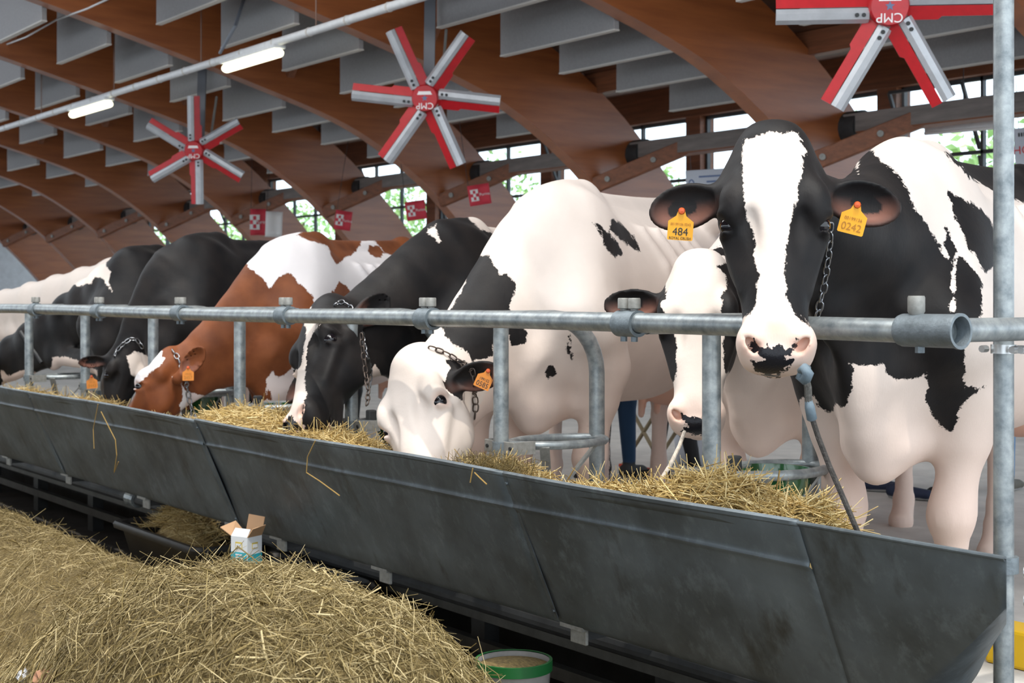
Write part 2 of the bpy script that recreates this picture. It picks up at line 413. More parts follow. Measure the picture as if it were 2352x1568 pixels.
# ------------------------------------------------------------------ hanging acoustic baffles
BY = [3.25, 3.9, 4.54, 5.19, 5.84, 6.49, 7.14, 7.78, 8.44, 9.09]
BZ = [4.07, 3.92, 3.76, 3.60, 3.45, 3.29, 3.12, 3.03, 2.925, 2.80]
BL, BH = 1.50, 0.58
proto = thing('acoustic_baffle', (0, 0, 0), 'grey hanging felt baffle panel in the roof bays between the arches', 'baffle', 'ceiling baffles')
obj('felt_panel', MB().box((0, 0, BH / 2), (BL, 0.05, BH)), baffle_m, proto, bevel=0.004)
obj('edge_trim', MB().box((0, 0, -0.006), (BL + .006, 0.056, 0.012)), baffle_t, proto)
for s in (-1, 1):
    obj('hanger_wire', MB().tube([(s * .6, 0, BH - .01), (s * .6, 0, BH + .55)], 0.004, 5), dark_m, proto)
first = True
for i in range(len(ARX)):
    xr = ARX[i] - AT - 0.03
    for Y, Z in zip(BY, BZ):
        c = (xr - BL / 2, Y, Z)
        px_, py_, dd = pix([(xr - BL, Y, Z), (xr, Y, Z)])
        if px_[1] < -40 or px_[0] > W + 60 or py_.max() < -5: continue
        if first: proto.location = c; first = False; bo = proto
        else: bo = copy_tree(proto, c)
        bo['label'] = 'grey hanging felt baffle, %s from the windows in the %s roof bay from the right' % (ORD[len(BY) - 1 - BY.index(Y)], ORD[max(i - 1, 0)] if i else 'outermost')

# ------------------------------------------------------------------ conduit with two tube lamps
LY, LZ = 5.5, HC + 0.3895 * 5.5
la = at(-60, 0, LY).x; lb = at(1010, 0, LY).x
con = thing('lamp_conduit', (la, LY, LZ), 'white cable tray pipe running under the baffles with two lit lamps', 'conduit')
obj('pipe', MB().tube([(la, LY, LZ), (lb, LY, LZ)], 0.034, 12), white_paint, con, smooth='auto')
n = 0
x = la + .2
while x < lb:
    obj('cable_tie', MB().tube([(x, LY, LZ), (x + .02, LY, LZ)], 0.039, 10), baffle_t, con); x += .62
for x in (at(95, 0, LY).x, at(262, 0, LY).x, at(462, 0, LY).x, at(726, 0, LY).x):
    obj('hanger_wire', MB().tube([(x, LY, LZ), (x, LY, LZ + 1.0)], 0.006, 5), mat('wire', (.2, .12, .09), .6), con)
obj('slack_cable', MB().tube([at(505, 122, LY), at(540, 60, LY), at(570, -30, LY + .3)], 0.016, 6), mat('cable_grey', (.2, .22, .26), .6), con)
lamp_glow = mat('lamp_tube', (1, 1, 0.9), 0.4, emit=((1.0, 0.95, 0.66), 2.6))
for (p0, p1, nm) in ((520, 640, 'lit fluorescent lamp fixture, the larger, right one on the conduit'), (167, 250, 'lit fluorescent lamp fixture, the smaller, left one on the conduit')):
    x0, x1 = at(p0, 0, LY).x, at(p1, 0, LY).x; zc = LZ - 0.085
    L = thing('tube_lamp', (x0, LY, zc), nm, 'lamp', 'tube lamps')
    rows = []
    def cap(xa, r0, zoff):
        return [(xa, LY + r0 * math.cos(a), zc + zoff + r0 * 0.8 * math.sin(a)) for a in [2 * math.pi * k / 16 for k in range(17)]]
    prof = [(x0 - .03, 0.01), (x0 - .028, 0.035), (x0, 0.048), (x1, 0.048), (x1 + .028, 0.035), (x1 + .03, 0.01)]
    obj('diffuser', MB().grid([cap(a, r, -.01) for a, r in prof]), lamp_glow, L, smooth='auto')
    obj('housing', MB().box(((x0 + x1) / 2, LY, zc + .045), (x1 - x0 + .04, 0.12, 0.035)), white_paint, L, bevel=.01)
    for q in (.2, .85):
        obj('clip', MB().box((x0 + (x1 - x0) * q, LY, zc + .075), (.04, .05, .06)), bolt_m, L)
# loose pale cable top left
tag(obj('sagging_cable', MB().tube([at(-20, 115, 5.0), at(60, 85, 4.9), at(130, 45, 4.8), at(200, 20, 4.7), at(260, -8, 4.6)], 0.009, 6), white_paint), 'thin pale cable sagging across the baffles, top left', 'cable')

# ------------------------------------------------------------------ fans
red_m = mat('fan_red', (0.42, 0.008, 0.014), 0.35, noise=0.1, nscale=20)
alu_m = mat('fan_blade', (0.42, 0.44, 0.47), 0.4, 0.25, noise=0.1, nscale=10)
fan_w = mat('fan_print', (0.75, 0.72, 0.72), 0.5)
def fan(px, py, R, ang0, label, roll=0.0):
    FYy = 6.2
    c = at(px, py, FYy)
    root = thing('ceiling_fan', c, label, 'fan', 'six-blade fans')
    # axis points down towards the cows and the alley
    n = Vector((0.74, -0.66, -0.15)).normalized()
    up = Vector((0, 0, 1)); up = (up - n * up.dot(n)).normalized(); rt = up.cross(n).normalized()
    hub = obj('hub', MB().lathe([(0, .06), (R * .165, .06), (R * .18, .045), (R * .18, -.05), (R * .1, -.09), (0, -.09)], c, n, 28), red_m, root, smooth='auto')
    Rm = Matrix((rt, up, n)).transposed()
    text_mesh('CMP', R * .12, fan_w, 'lettering', hub, Rm @ Matrix.Rotation(math.pi, 3, 'Z'), c + n * .062 - up * R * .10)
    b = MB(); w = R * .1
    b.prism([c + n * .0605 + up * R * .045 + rt * (-w), c + n * .0605 + up * R * .045 + rt * w, c + n * .0605 + up * R * .09 + rt * w * .8, c + n * .0605 + up * R * .09 - rt * w * .8], n * .002)
    obj('name_plate', b, fan_w, hub)
    s = MB(); st = []
    for k in range(10):
        rr = R * (.045 if k % 2 == 0 else .02); a = math.pi / 2 + k * math.pi / 5
        st.append(c + n * .0605 + rt * rr * math.cos(a) + up * rr * math.sin(a))
    obj('star', s.prism(st, n * .002), mat('fan_star', (.1, .14, .25), .5), hub)
    for k in range(6):
        a = math.radians(ang0 + 60 * k)
        d = rt * math.cos(a) + up * math.sin(a); t = -n.cross(d)
        bl = thing('blade', c); bl.parent = root; bl.location = (0, 0, 0)
        q = MB(); r0, r1 = R * .17, R
        h2 = R * .145
        def P(r, s_, e): return c + d * r + t * s_ + n * e
        # silver aerofoil half and red trailing flap, twisted against each other
        prof = [(-.005, .012), (-h2 * .35, .028), (-h2 * .75, .02), (-h2, -.012), (-h2 * .7, -.006), (-h2 * .3, .004)]
        vs = []
        for r in (r0, r1): vs += [P(r, s_, e) for s_, e in prof]
        m_ = len(prof)
        q.add(vs, [(i, (i + 1) % m_, m_ + (i + 1) % m_, m_ + i) for i in range(m_)] + [tuple(range(m_))[::-1], tuple(range(m_, 2 * m_))])
        obj('silver_foil', q, alu_m, bl)
        fl = MB()
        out = [(r0, 0), (r1, 0), (r1, h2 * .75), (R * .48, h2 * .75), (R * .45, h2 * .98), (r0 + R * .03, h2 * .98), (r0, h2 * .5)]
        pr = [P(r, s_ * .85, .012 - .03 * s_ / h2) for r, s_ in out]
        fl.prism(pr, -n * .012)
        obj('red_flap', fl, red_m, bl)
        rv = MB()
        for rr in (.22, .28):
            pc = P(R * rr, -h2 * .5, .027); rv.tube([pc, pc + n * .006], .012, 8)
        obj('rivet', rv, dark_m, bl)
    bk = c - n * .16
    obj('motor', MB().tube([c - n * .08, c - n * .24], R * .13, 18), white_paint, root, smooth='auto')
    top = bk + Vector((-.12, .1, 1.35))
    obj('hanger_bar', MB().bar(bk + Vector((0, 0, .02)), top, .09, .03), mat('hanger_steel', (.15, .16, .18), .5, .4), root)
    obj('hanger_bar', MB().bar(bk + rt * .1, bk + Vector((-.12, .25, .6)), .02, .02), bolt_m, root)
    return root
fan(2040, 15, .60, 0, 'red and silver six-blade fan at the upper right edge')
fan(978, 225, .60, -7, 'red and silver six-blade fan in the middle of the roof')
fan(448, 345, .57, 28, 'red and silver six-blade fan at the left, farthest away')

# ================================================================== stall railing
RY, RZ, RR = 2.70, 0.981, 0.0285
CLX = [-3.11, -4.18, -5.25, -6.32, -7.39, -8.44, -9.5, -10.6]
rail = thing('stall_rail', (-6, RY, RZ), 'long galvanised top rail pipe across all the stalls', 'rail')
xs = list(np.linspace(-14, -2.01, 60))
obj('rail_pipe', MB().tube([(x, RY, RZ + 0.004 * math.sin(x * 1.3)) for x in xs], RR, 24, caps=False), pipe_m, rail, smooth=True)
def clamp(X, n_bolts=2):
    cl = obj('pipe_clamp', MB().lathe([(RR, -.042), (.0385, -.042), (.0385, .042), (RR, .042)], (X, RY, RZ), (1, 0, 0), 28), cast_m, rail, smooth='auto')
    c2 = obj('clamp_lug', MB().box((X, RY + .02, RZ), (.07, .075, .06)), cast_m, cl, bevel=.012)
    for s in ((-.023, .023) if n_bolts == 2 else (0,)):
        obj('bolt', MB().lathe([(0, .034), (.016, .034), (.018, .031), (.018, .004), (.011, .002), (.011, -.01)], (X + s, RY, RZ + .04), (0, 0, 1), 14), bolt_m, cl, smooth='auto')
        obj('nut', MB().tube([(X + s, RY, RZ - .036), (X + s, RY, RZ - .052)], .010, 6), cast_m, cl)
for X in CLX: clamp(X)
# open end fitting with its single bolt
fit = obj('end_fitting', MB().lathe([(RR, -.10), (.036, -.098), (.0385, -.09), (.0385, .055), (.041, .06), (.041, .068), (.034, .068), (.031, .055), (.031, -.06), (0, -.06)], (-2.045, RY, RZ), (1, 0, 0), 32), cast_m, rail, smooth='auto')
obj('bolt', MB().lathe([(0, .04), (.018, .04), (.02, .036), (.02, .004), (.012, -.01)], (-2.10, RY, RZ + .04), (0, 0, 1), 16), bolt_m, fit, smooth='auto')
obj('nut', MB().tube([(-2.09, RY, RZ - .036), (-2.09, RY, RZ - .052)], .011, 6), cast_m, fit)

ring_proto = None
def divider(X, k):
    xp = X + .05
    root = thing('stall_divider', (xp, 3.2, 0), 'galvanised tube stall divider with post and bowl ring, %s from the right' % ORD[k], 'divider', 'stall dividers')
    pts = [(X + .02, RY + .05, RZ - .002), (X + .02, 3.24, RZ - .002)]
    for i in range(1, 9):
        a = math.pi / 2 * i / 8
        pts.append((X + .02, 3.24 + .21 * math.sin(a), RZ - .002 - .21 * (1 - math.cos(a))))
    pts += [(X + .02, 3.45, .5), (X + .02, 3.45, 0)]
    obj('loop_tube', MB().tube(pts, .030, 20), pipe_m, root, smooth='auto')
    post = obj('post', MB().tube([(xp, 2.98, 0.955), (xp, 2.98, -.02)], .028, 22), pipe_m, root, smooth='auto')
    z = .52
    cl = obj('post_bracket', MB().lathe([(.028, -.02), (.032, -.02), (.032, .02), (.028, .02)], (xp, 2.98, z), (0, 0, 1), 20), cast_m, root, smooth='auto')
    for s in (-1, 1):
        obj('bracket_plate', MB().box((xp + s * .055, 2.975, z), (.07, .008, .045)), bolt_m, cl, bevel=.002); obj('bracket_cheek', MB().box((xp + s * .088, 3.02, z), (.008, .09, .045)), bolt_m, cl)
        obj('screw', MB().tube([(xp + s * .07, 2.972, z), (xp + s * .07, 2.966, z)], .007, 8), dark_m, cl)
    ring = []
    for i in range(28):
        a = 2 * math.pi * i / 28
        ring.append((xp + .125 * math.cos(a) * (1 if math.sin(a) > -.5 else .9), 3.235 + .205 * math.sin(a), z + .005))
    obj('bowl_ring', MB().tube(ring, .0155, 10, closed=True), pipe_m, root, smooth=True)
    hg = MB()
    P = [Vector((xp + .10, 3.10, z)), Vector((xp + .05, 3.15, z - .145)), Vector((xp + .05, 3.22, z - .155)), Vector((xp + .10, 3.34, z))]
    for i in range(3): hg.bar(P[i], P[i + 1], .035, .008)
    obj('bowl_strap', hg, bolt_m, root)
    return root
for k, X in enumerate(CLX[:7]): divider(X, k)
green_m = mat('green_enamel', (0.012, 0.085, 0.022), 0.18, noise=0.25, nscale=12, coat=0.6)
def bowl(X, label):
    c = Vector((X + .05, 3.235, .52))
    r = thing('drinking_bowl', (c.x, c.y, .40), label, 'bowl', 'green drinking bowls')
    obj('bowl_shell', MB().lathe([(0, -.115), (.05, -.112), (.095, -.085), (.118, -.03), (.12, .012), (.112, .012), (.108, -.03), (.085, -.075), (0, -.098)], c, (0, 0, 1), 30), green_m, r, smooth='auto')
    obj('water', MB().lathe([(0, -.02), (.11, -.02)], c, (0, 0, 1), 24), mat('water', (.03, .05, .04), .03), r)
    obj('valve', MB().box(c + Vector((0, -.16, .03)), (.03, .04, .06)), dark_m, r, bevel=.006)
    obj('valve_paddle', MB().box(c + Vector((0, -.07, .0)), (.05, .07, .008)), green_m, r)
bowl(CLX[0], 'green enamel drinking bowl in the ring beside the nearest cow')
bowl(CLX[2], 'green drinking bowl hidden beside the white cow muzzle')
bowl(CLX[3], 'green drinking bowl behind the straw near the brown cow')
bowl(CLX[4], 'dark green drinking bowl at the far left stalls')

# corner post and its neighbours at the right edge
cp = thing('corner_post', (-2.11, 3.05, 0), 'tall galvanised corner post at the right edge', 'post')
obj('post_pipe', MB().tube([(-2.11, 3.05, -.42), (-2.11, 3.05, 2.4)], .0247, 22), pipe_m, cp, smooth='auto')
for z in (.93,):
    b = obj('scaffold_clip', MB().lathe([(.025, -.011), (.031, -.011), (.031, .011), (.025, .011)], (-2.11, 3.05, z), (0, 0, 1), 20), mat('bright_zinc', (.55, .57, .58), .3, .7), cp, smooth='auto')
    obj('clip_strap', MB().box((-2.05, 3.06, z), (.05, .012, .02)), MATS['bright_zinc'], b)
    for dx in (-.035, .05, .075):
        obj('clip_bolt', MB().tube([(-2.11 + dx, 3.03, z), (-2.11 + dx, 3.01, z)], .009, 8), MATS['bright_zinc'], b)
obj('lower_clip', MB().lathe([(.025, -.02), (.036, -.02), (.036, .02), (.025, .02)], (-2.11, 3.05, .40), (0, 0, 1), 20), cast_m, cp, smooth='auto')
sr = tag(obj('side_rail', MB().tube([(-2.045, RY + .02, RZ), (-2.03, 3.4, RZ), (-2.02, 5.2, RZ)], .0285, 20), pipe_m, smooth='auto', loc=(-2.04, 3, RZ)), 'galvanised side rail running back past the corner post', 'rail')
gp = thing('gate_post', (-2.06, 3.14, 0), 'thin grey pipe at the very right edge below the side rail', 'post')
obj('post_pipe', MB().tube([(-2.06, 3.14, -.42), (-2.06, 3.14, .95)], .017, 16), pipe_m, gp, smooth='auto')
for z in (.38, .31):
    obj('eye_bolt', MB().tube([(-2.08, 3.09, z), (-2.06, 3.10, z)], .014, 10), MATS['bright_zinc'], gp)
obj('gate_sleeve', MB().tube([(-2.06, 3.14, .22), (-2.06, 3.14, .08)], .03, 16), pipe_m, gp, smooth='auto')

# ================================================================== feed trough
TR_PROF = [(2.502, .527), (2.51, .505)]
def face(t): return (2.5 + .2 * t, .527 - .455 * t)
tro = thing('feed_trough', (-5, 2.7, .05), 'long galvanised sheet-metal feed trough along the stalls', 'trough')
def trough_panel(x0, x1, seed, bead=True):
    rnd = random.Random(seed)
    prof = [(2.507, .518), (2.496, .524), (2.494, .532), (2.500, .537)]          # rolled lip (inside first)
    if bead: ts = [0.02, .10, .18, .20, .215, .22, .225, .24, .26, .35, .5, .65, .8, .92, 1.0]
    else: ts = [0.02, .1, .2, .35, .5, .65, .8, .92, 1.0]
    prof = [(2.513, .50)] + prof[::1]
    out = []
    for (y, z) in prof: out.append((y, z, 0))
    for t in ts:
        y, z = face(t)
        b = 0.0
        if bead and .20 <= t <= .24: b = {0.20: .001, .215: .006, .22: .009, .225: .009, .24: .002}.get(t, 0)
        out.append((y - b * .92, z - b * .1, t))
    out += [(2.715, .055, 1), (2.75, .045, 1), (2.80, .06, 1), (2.86, .12, 1), (2.90, .22, 1), (2.93, .33, 1), (2.94, .395, 1)]
    n = 40
    rows = []
    ph = rnd.random() * 6
    for (y, z, t) in out:
        row = []
        for i in range(n + 1):
            x = x0 + (x1 - x0) * i / n
            dent = 0.006 * math.sin(x * 2.3 + ph) * math.sin(math.pi * min(max(t, 0), 1)) + 0.004 * math.sin(x * 5.1 + ph * 2 + t * 4) * (1 if 0 < t < 1 else .4)
            e = 0.0 if abs(i - n / 2) < n / 2 - .5 else 0
            row.append((x, y + dent, z + (0.0035 * math.sin(x * 3.1 + ph) if t < .05 else 0)))
        rows.append(row)
    o = obj('trough_panel', MB().grid(rows), zinc, tro, smooth='auto', solid=.003)
    # overlapping seam strip at the left edge of the panel
    sm = MB(); st = []
    for t in np.linspace(0.0, 1.0, 12):
        y, z = face(t); st.append((y, z))
    rws = [[(x0 - .004, y - .0045, z) for y, z in st], [(x0 + .012, y - .0045, z) for y, z in st]]
    obj('seam', sm.grid(rws), zinc, o, solid=.003)
    for t in (.06, .95):
        y, z = face(t)
        obj('rivet', MB().lathe([(0, .006), (.005, .005), (.007, 0)], (x0 + .004, y - .006, z), (0, -1, -.4), 8), zinc, o)
EDG = [-2.278, -3.447, -5.69, -7.93, -10.2, -12.4, -14.6]
for i in range(len(EDG) - 1): trough_panel(EDG[i + 1], EDG[i], i + 3)
# boat-shaped end section
rows = []; nX = 26
XE0, XE1 = -2.278, -1.724
for v in [-.05, -.02] + list(np.linspace(0, 1, 25)):
    row = []
    for i in range(nX + 1):
        s = i / nX
        tcr = 1.0 - .76 * s ** 1.9                       # crease height
        t = v if v <= 0 else (v / .6 * tcr if v <= .6 else tcr + (v - .6) / .4 * (1 - tcr))
        if t <= 0:
            y, z = (2.507, .517) if t < -.03 else ((2.495, .531) if t < 0 else face(0))
        elif t <= tcr + 1e-6:
            y, z = face(t); y -= .012 * math.sin(math.pi * min(t / tcr, 1)) * s
        else:
            y0, z0 = face(tcr); dt = t - tcr
            y = y0 + (.2 + .5 * s) * dt; z = z0 - (.455 - .12 * s) * dt * (1 - .12 * s)
        xe = -.6897 * y - .12 * max(0, t - .5) ** 1.3
        row.append((XE0 + (xe - XE0) * s, y, z))
    rows.append(row)
es = obj('trough_end_panel', MB().grid(rows), zinc, tro, smooth='auto', solid=.003)
side = [r_[-1] for r_ in rows[2:]]
bk_ = [(-2.15 - .02 * k_, 2.94 - .004 * k_, .395 - .012 * k_) for k_ in range(len(side))]
obj('trough_end_plate', MB().grid([side, bk_]), zinc, tro, solid=.003)
obj('trough_back', MB().grid([[(XE0, 2.94, .395), (-2.15, 2.94, .395)], [(XE0, 2.9, .2), (-2.3, 2.9, .2)], [(XE0, 2.75, .05), (-2.3, 2.85, .15)]]), zinc, tro, solid=.003)
obj('rim_edge', MB().tube([(XE0, 2.497, .532), (XE1, 2.497, .531)], .0055, 8), zinc, tro)
# brackets whose bright ends show under the trough
for px_ in (15, 152, 330, 535, 640, 878, 1322):
    p = at(px_, 0, 2.72); x = p.x
    arm = obj('support_arm', MB().box((x, 2.95, .03), (.05, .42, .035)), dark_m, tro)
    obj('arm_end_plate', MB().box((x, 2.735, .022), (.075, .012, .045)), bolt_m, arm, bevel=.003)
    obj('arm_shim', MB().box((x - .01, 2.735, .052), (.11, .05, .012)), bolt_m, arm)
# dark stand under the trough
st = thing('trough_stand', (-7, 3.2, FZ), 'dark steel frame with rails under the feed trough', 'frame')
x = -2.4
while x > -13:
    obj('leg', MB().box((x, 3.2, (FZ - .12) / 2), (.09, .07, -FZ - .12)), dark_m, st); x -= 1.07
for z in (-.165, -.29):
    obj('stand_rail', MB().box((-7.6, 3.16, z), (11, .04, .045)), mat('stand_rail_m', (.075, .075, .07), .6, .3, noise=.3), st)
obj('drain_pipe', MB().tube([(-2.2, 3.06, -.09), (-12, 3.06, -.10)], .03, 12), dark_m, st)
obj('pipe_joint', MB().tube([(at(300, 0, 3.06).x, 3.06, -.095), (at(318, 0, 3.06).x, 3.06, -.095)], .045, 14), pipe_m, st)

# ================================================================== cows: implicit bodies meshed with surface nets
def axis(lo, hi, f0, f1, h1, h2):
    """rectilinear axis: fine step h1 inside [f0,f1], coarse h2 outside"""
    f0, f1 = max(f0, lo), min(f1, hi)
    parts = []
    if f0 - lo > h2: parts.append(np.linspace(lo, f0, max(2, int((f0 - lo) / h2) + 1))[:-1])
    else: f0 = lo
    n = max(2, int((f1 - f0) / h1) + 1); parts.append(np.linspace(f0, f1, n))
    if hi - f1 > h2: parts.append(np.linspace(f1, hi, max(2, int((hi - f1) / h2) + 1))[1:])
    return np.concatenate(parts).astype(np.float32)
class Field:
    def __init__(self, ax):
        self.ax = ax; self.F = np.full([len(a) for a in ax], 0.5, np.float32)
    def sub(self, lo, hi):
        sl = []; gs = []
        for k in range(3):
            i0 = max(0, np.searchsorted(self.ax[k], lo[k]) - 1); i1 = min(len(self.ax[k]), np.searchsorted(self.ax[k], hi[k]) + 1)
            sl.append(slice(i0, max(i1, i0)))
            g = self.ax[k][i0:i1]; gs.append(g.reshape([-1 if j == k else 1 for j in range(3)]))
        return tuple(sl), gs
    def merge(self, sl, d, k, cut=False):
        a = self.F[sl]
        if a.size == 0: return
        if cut: d = -d; h = np.clip(.5 - .5 * (a - d) / k, 0, 1); self.F[sl] = a * (1 - h) + d * h + k * h * (1 - h)
        else: h = np.clip(.5 + .5 * (a - d) / k, 0, 1); self.F[sl] = a * (1 - h) + d * h - k * h * (1 - h)
    def ell(self, c, r, R=None, k=.03, cut=False):
        """ellipsoid; R rows = local axes"""
        c = np.array(c, float); r = np.array(r, float); m = r.max() + k + .03
        sl, g = self.sub(c - m, c + m)
        p = [g[i] - np.float32(c[i]) for i in range(3)]
        if R is None: q = [p[i] / r[i] for i in range(3)]
        else: q = [(p[0] * R[i][0] + p[1] * R[i][1] + p[2] * R[i][2]) / r[i] for i in range(3)]
        l = np.sqrt(q[0] ** 2 + q[1] ** 2 + q[2] ** 2)
        self.merge(sl, (l - 1) * np.float32(r.min() * .5 + np.median(r) * .5), k, cut)
    def seg(self, p0, p1, r0, r1, up=(0, 0, 1), k=.03, cut=False):
        """elliptic tapered capsule; r = (along up, sideways)"""
        p0 = np.array(p0, float); p1 = np.array(p1, float)
        if not hasattr(r0, '__len__'): r0 = (r0, r0)
        if not hasattr(r1, '__len__'): r1 = (r1, r1)
        m = max(max(r0), max(r1)) + k + .02
        sl, g = self.sub(np.minimum(p0, p1) - m, np.maximum(p0, p1) + m)
        w = p1 - p0; L = np.linalg.norm(w) + 1e-9; w = w / L
        u = np.array(up, float); u = u - w * (u @ w)
        if np.linalg.norm(u) < 1e-4: u = np.array([0, 1., 0]) - w * w[1]
        u /= np.linalg.norm(u); v = np.cross(w, u)
        P = [g[i] - np.float32(p0[i]) for i in range(3)]
        dot = lambda a: (P[0] * np.float32(a[0]) + P[1] * np.float32(a[1]) + P[2] * np.float32(a[2]))
        s = dot(w); t = np.clip(s / L, 0, 1); ex = s - t * L
        a = r0[0] + (r1[0] - r0[0]) * t; b = r0[1] + (r1[1] - r0[1]) * t; mn = np.minimum(a, b)
        l = np.sqrt((dot(u) / a) ** 2 + (dot(v) / b) ** 2 + (ex / mn) ** 2)
        self.merge(sl, (l - 1) * mn, k, cut)
    def chain(self, pts, rs, up=(0, 0, 1), k=.03):
        for i in range(len(pts) - 1): self.seg(pts[i], pts[i + 1], rs[i], rs[i + 1], up, k)
    def sweep(self, O, T, U, S, st, p=2.4, k=.04, low=0.0, high=0.0):
        """straight sweep: st rows (t, top, bottom, halfwidth); low/high narrow the lower/upper half"""
        O = np.array(O, float); T = np.array(T, float); U = np.array(U, float); S = np.array(S, float)
        st = np.array(st, float); tt = np.linspace(st[0, 0], st[-1, 0], 160)
        def sm(c):
            v = np.interp(tt, st[:, 0], st[:, c]); ker = np.hanning(13); ker /= ker.sum()
            return np.convolve(np.pad(v, 6, mode='edge'), ker, 'valid')
        top, bot, hw = sm(1), sm(2), sm(3)
        ext = []
        for t, a, b, w in st:
            for uu in (a, b):
                for ss in (-w, w): ext.append(O + T * t + U * uu + S * ss)
        ext = np.array(ext); m = k + .03
        sl, g = self.sub(ext.min(0) - m, ext.max(0) + m)
        P = [g[i] - np.float32(O[i]) for i in range(3)]
        dot = lambda a: (P[0] * np.float32(a[0]) + P[1] * np.float32(a[1]) + P[2] * np.float32(a[2]))
        t = dot(T); u = dot(U); s = np.abs(dot(S))
        f = np.clip((t - tt[0]) / (tt[-1] - tt[0]) * 159, 0, 158.999); i = f.astype(np.int32); fr = (f - i).astype(np.float32)
        L = lambda A: (A[i] * (1 - fr) + A[i + 1] * fr).astype(np.float32)
        A, B, Wd = L(top.astype(np.float32)), L(bot.astype(np.float32)), L(hw.astype(np.float32))
        zc = (A + B) / 2; hh = (A - B) / 2; q = (u - zc) / hh
        if low or high: Wd = Wd * (1 - low * np.clip(-q, 0, 1) ** 2 - high * np.clip(q, 0, 1) ** 2)
        l = ((s / Wd) ** p + np.abs(q) ** p) ** (1 / p)
        d = (l - 1) * np.minimum(Wd, hh)
        cap = np.maximum(tt[0] - t, t - tt[-1])
        h = np.clip(.5 - .5 * (d - cap) / .03, 0, 1); d = d * (1 - h) + cap * h + .03 * h * (1 - h)
        self.merge(sl, d, k)
    def mesh(self):
        F = self.F; ax = self.ax; S = F < 0
        c = np.zeros([n - 1 for n in F.shape], np.int8)
        for dx in (0, 1):
            for dy in (0, 1):
                for dz in (0, 1):
                    c += S[dx:dx + c.shape[0], dy:dy + c.shape[1], dz:dz + c.shape[2]]
        act = (c > 0) & (c < 8); I = np.argwhere(act); n = len(I)
        idx = np.full(c.shape, -1, np.int32); idx[act] = np.arange(n)
        cv = {}
        for dx in (0, 1):
            for dy in (0, 1):
                for dz in (0, 1): cv[(dx, dy, dz)] = F[I[:, 0] + dx, I[:, 1] + dy, I[:, 2] + dz]
        acc = np.zeros((n, 3)); cnt = np.zeros(n)
        for a in range(3):
            o = [j for j in range(3) if j != a]
            for b0 in (0, 1):
                for b1 in (0, 1):
                    k0 = [0, 0, 0]; k0[o[0]] = b0; k0[o[1]] = b1; k1 = list(k0); k1[a] = 1
                    v0, v1 = cv[tuple(k0)], cv[tuple(k1)]; m = (v0 < 0) != (v1 < 0)
                    fr = np.where(m, v0 / np.where(m, v0 - v1, 1), 0)
                    q = np.zeros((n, 3)); q[:, a] = fr; q[:, o[0]] = b0; q[:, o[1]] = b1
                    acc += q * m[:, None]; cnt += m
        acc /= cnt[:, None]
        V = np.stack([ax[k][I[:, k]] + acc[:, k] * (ax[k][I[:, k] + 1] - ax[k][I[:, k]]) for k in range(3)], 1)
        Q = []
        for a in range(3):
            o = [(a + 1) % 3, (a + 2) % 3]
            s0 = [slice(None)] * 3; s1 = [slice(None)] * 3
            for j in o: s0[j] = slice(1, -1); s1[j] = slice(1, -1)
            s0[a] = slice(0, -1); s1[a] = slice(1, None)
            A, B = S[tuple(s0)], S[tuple(s1)]
            E = np.argwhere(A != B); flip = A[tuple(E.T)]
            E[:, o[0]] += 1; E[:, o[1]] += 1
            def cell(i, j):
                e = E.copy(); e[:, o[0]] -= i; e[:, o[1]] -= j
                return idx[e[:, 0], e[:, 1], e[:, 2]]
            q = np.stack([cell(1, 1), cell(0, 1), cell(0, 0), cell(1, 0)], 1)
            q[~flip] = q[~flip][:, ::-1]; Q.append(q)
        Q = np.concatenate(Q)
        # a little smoothing takes the grid out of the surface
        e = np.concatenate([Q[:, [0, 1]], Q[:, [1, 2]], Q[:, [2, 3]], Q[:, [3, 0]]])
        deg = np.bincount(e[:, 0], minlength=n) + np.bincount(e[:, 1], minlength=n)
        for lam in (.5, -.52, .5, -.52, .5, -.52):
            s_ = np.zeros_like(V)
            for k in range(3):
                s_[:, k] = np.bincount(e[:, 0], V[e[:, 1], k], n) + np.bincount(e[:, 1], V[e[:, 0], k], n)
            V = V + lam * (s_ / np.maximum(deg, 1)[:, None] - V)
        return V, Q

def poly_sd(px, py, poly):
    """signed pixel distance, positive inside"""
    P = np.array(poly, float); n = len(P)
    best = np.full(px.shape, 1e9); ins = np.zeros(px.shape, bool)
    for i in range(n):
        x0, y0 = P[i]; x1, y1 = P[(i + 1) % n]
        dx, dy = x1 - x0, y1 - y0; t = np.clip(((px - x0) * dx + (py - y0) * dy) / (dx * dx + dy * dy + 1e-9), 0, 1)
        best = np.minimum(best, (px - x0 - t * dx) ** 2 + (py - y0 - t * dy) ** 2)
        if dy != 0:
            c = ((y0 > py) != (y1 > py)) & (px < dx * (py - y0) / dy + x0); ins ^= c
    return np.sqrt(best) * np.where(ins, 1, -1)

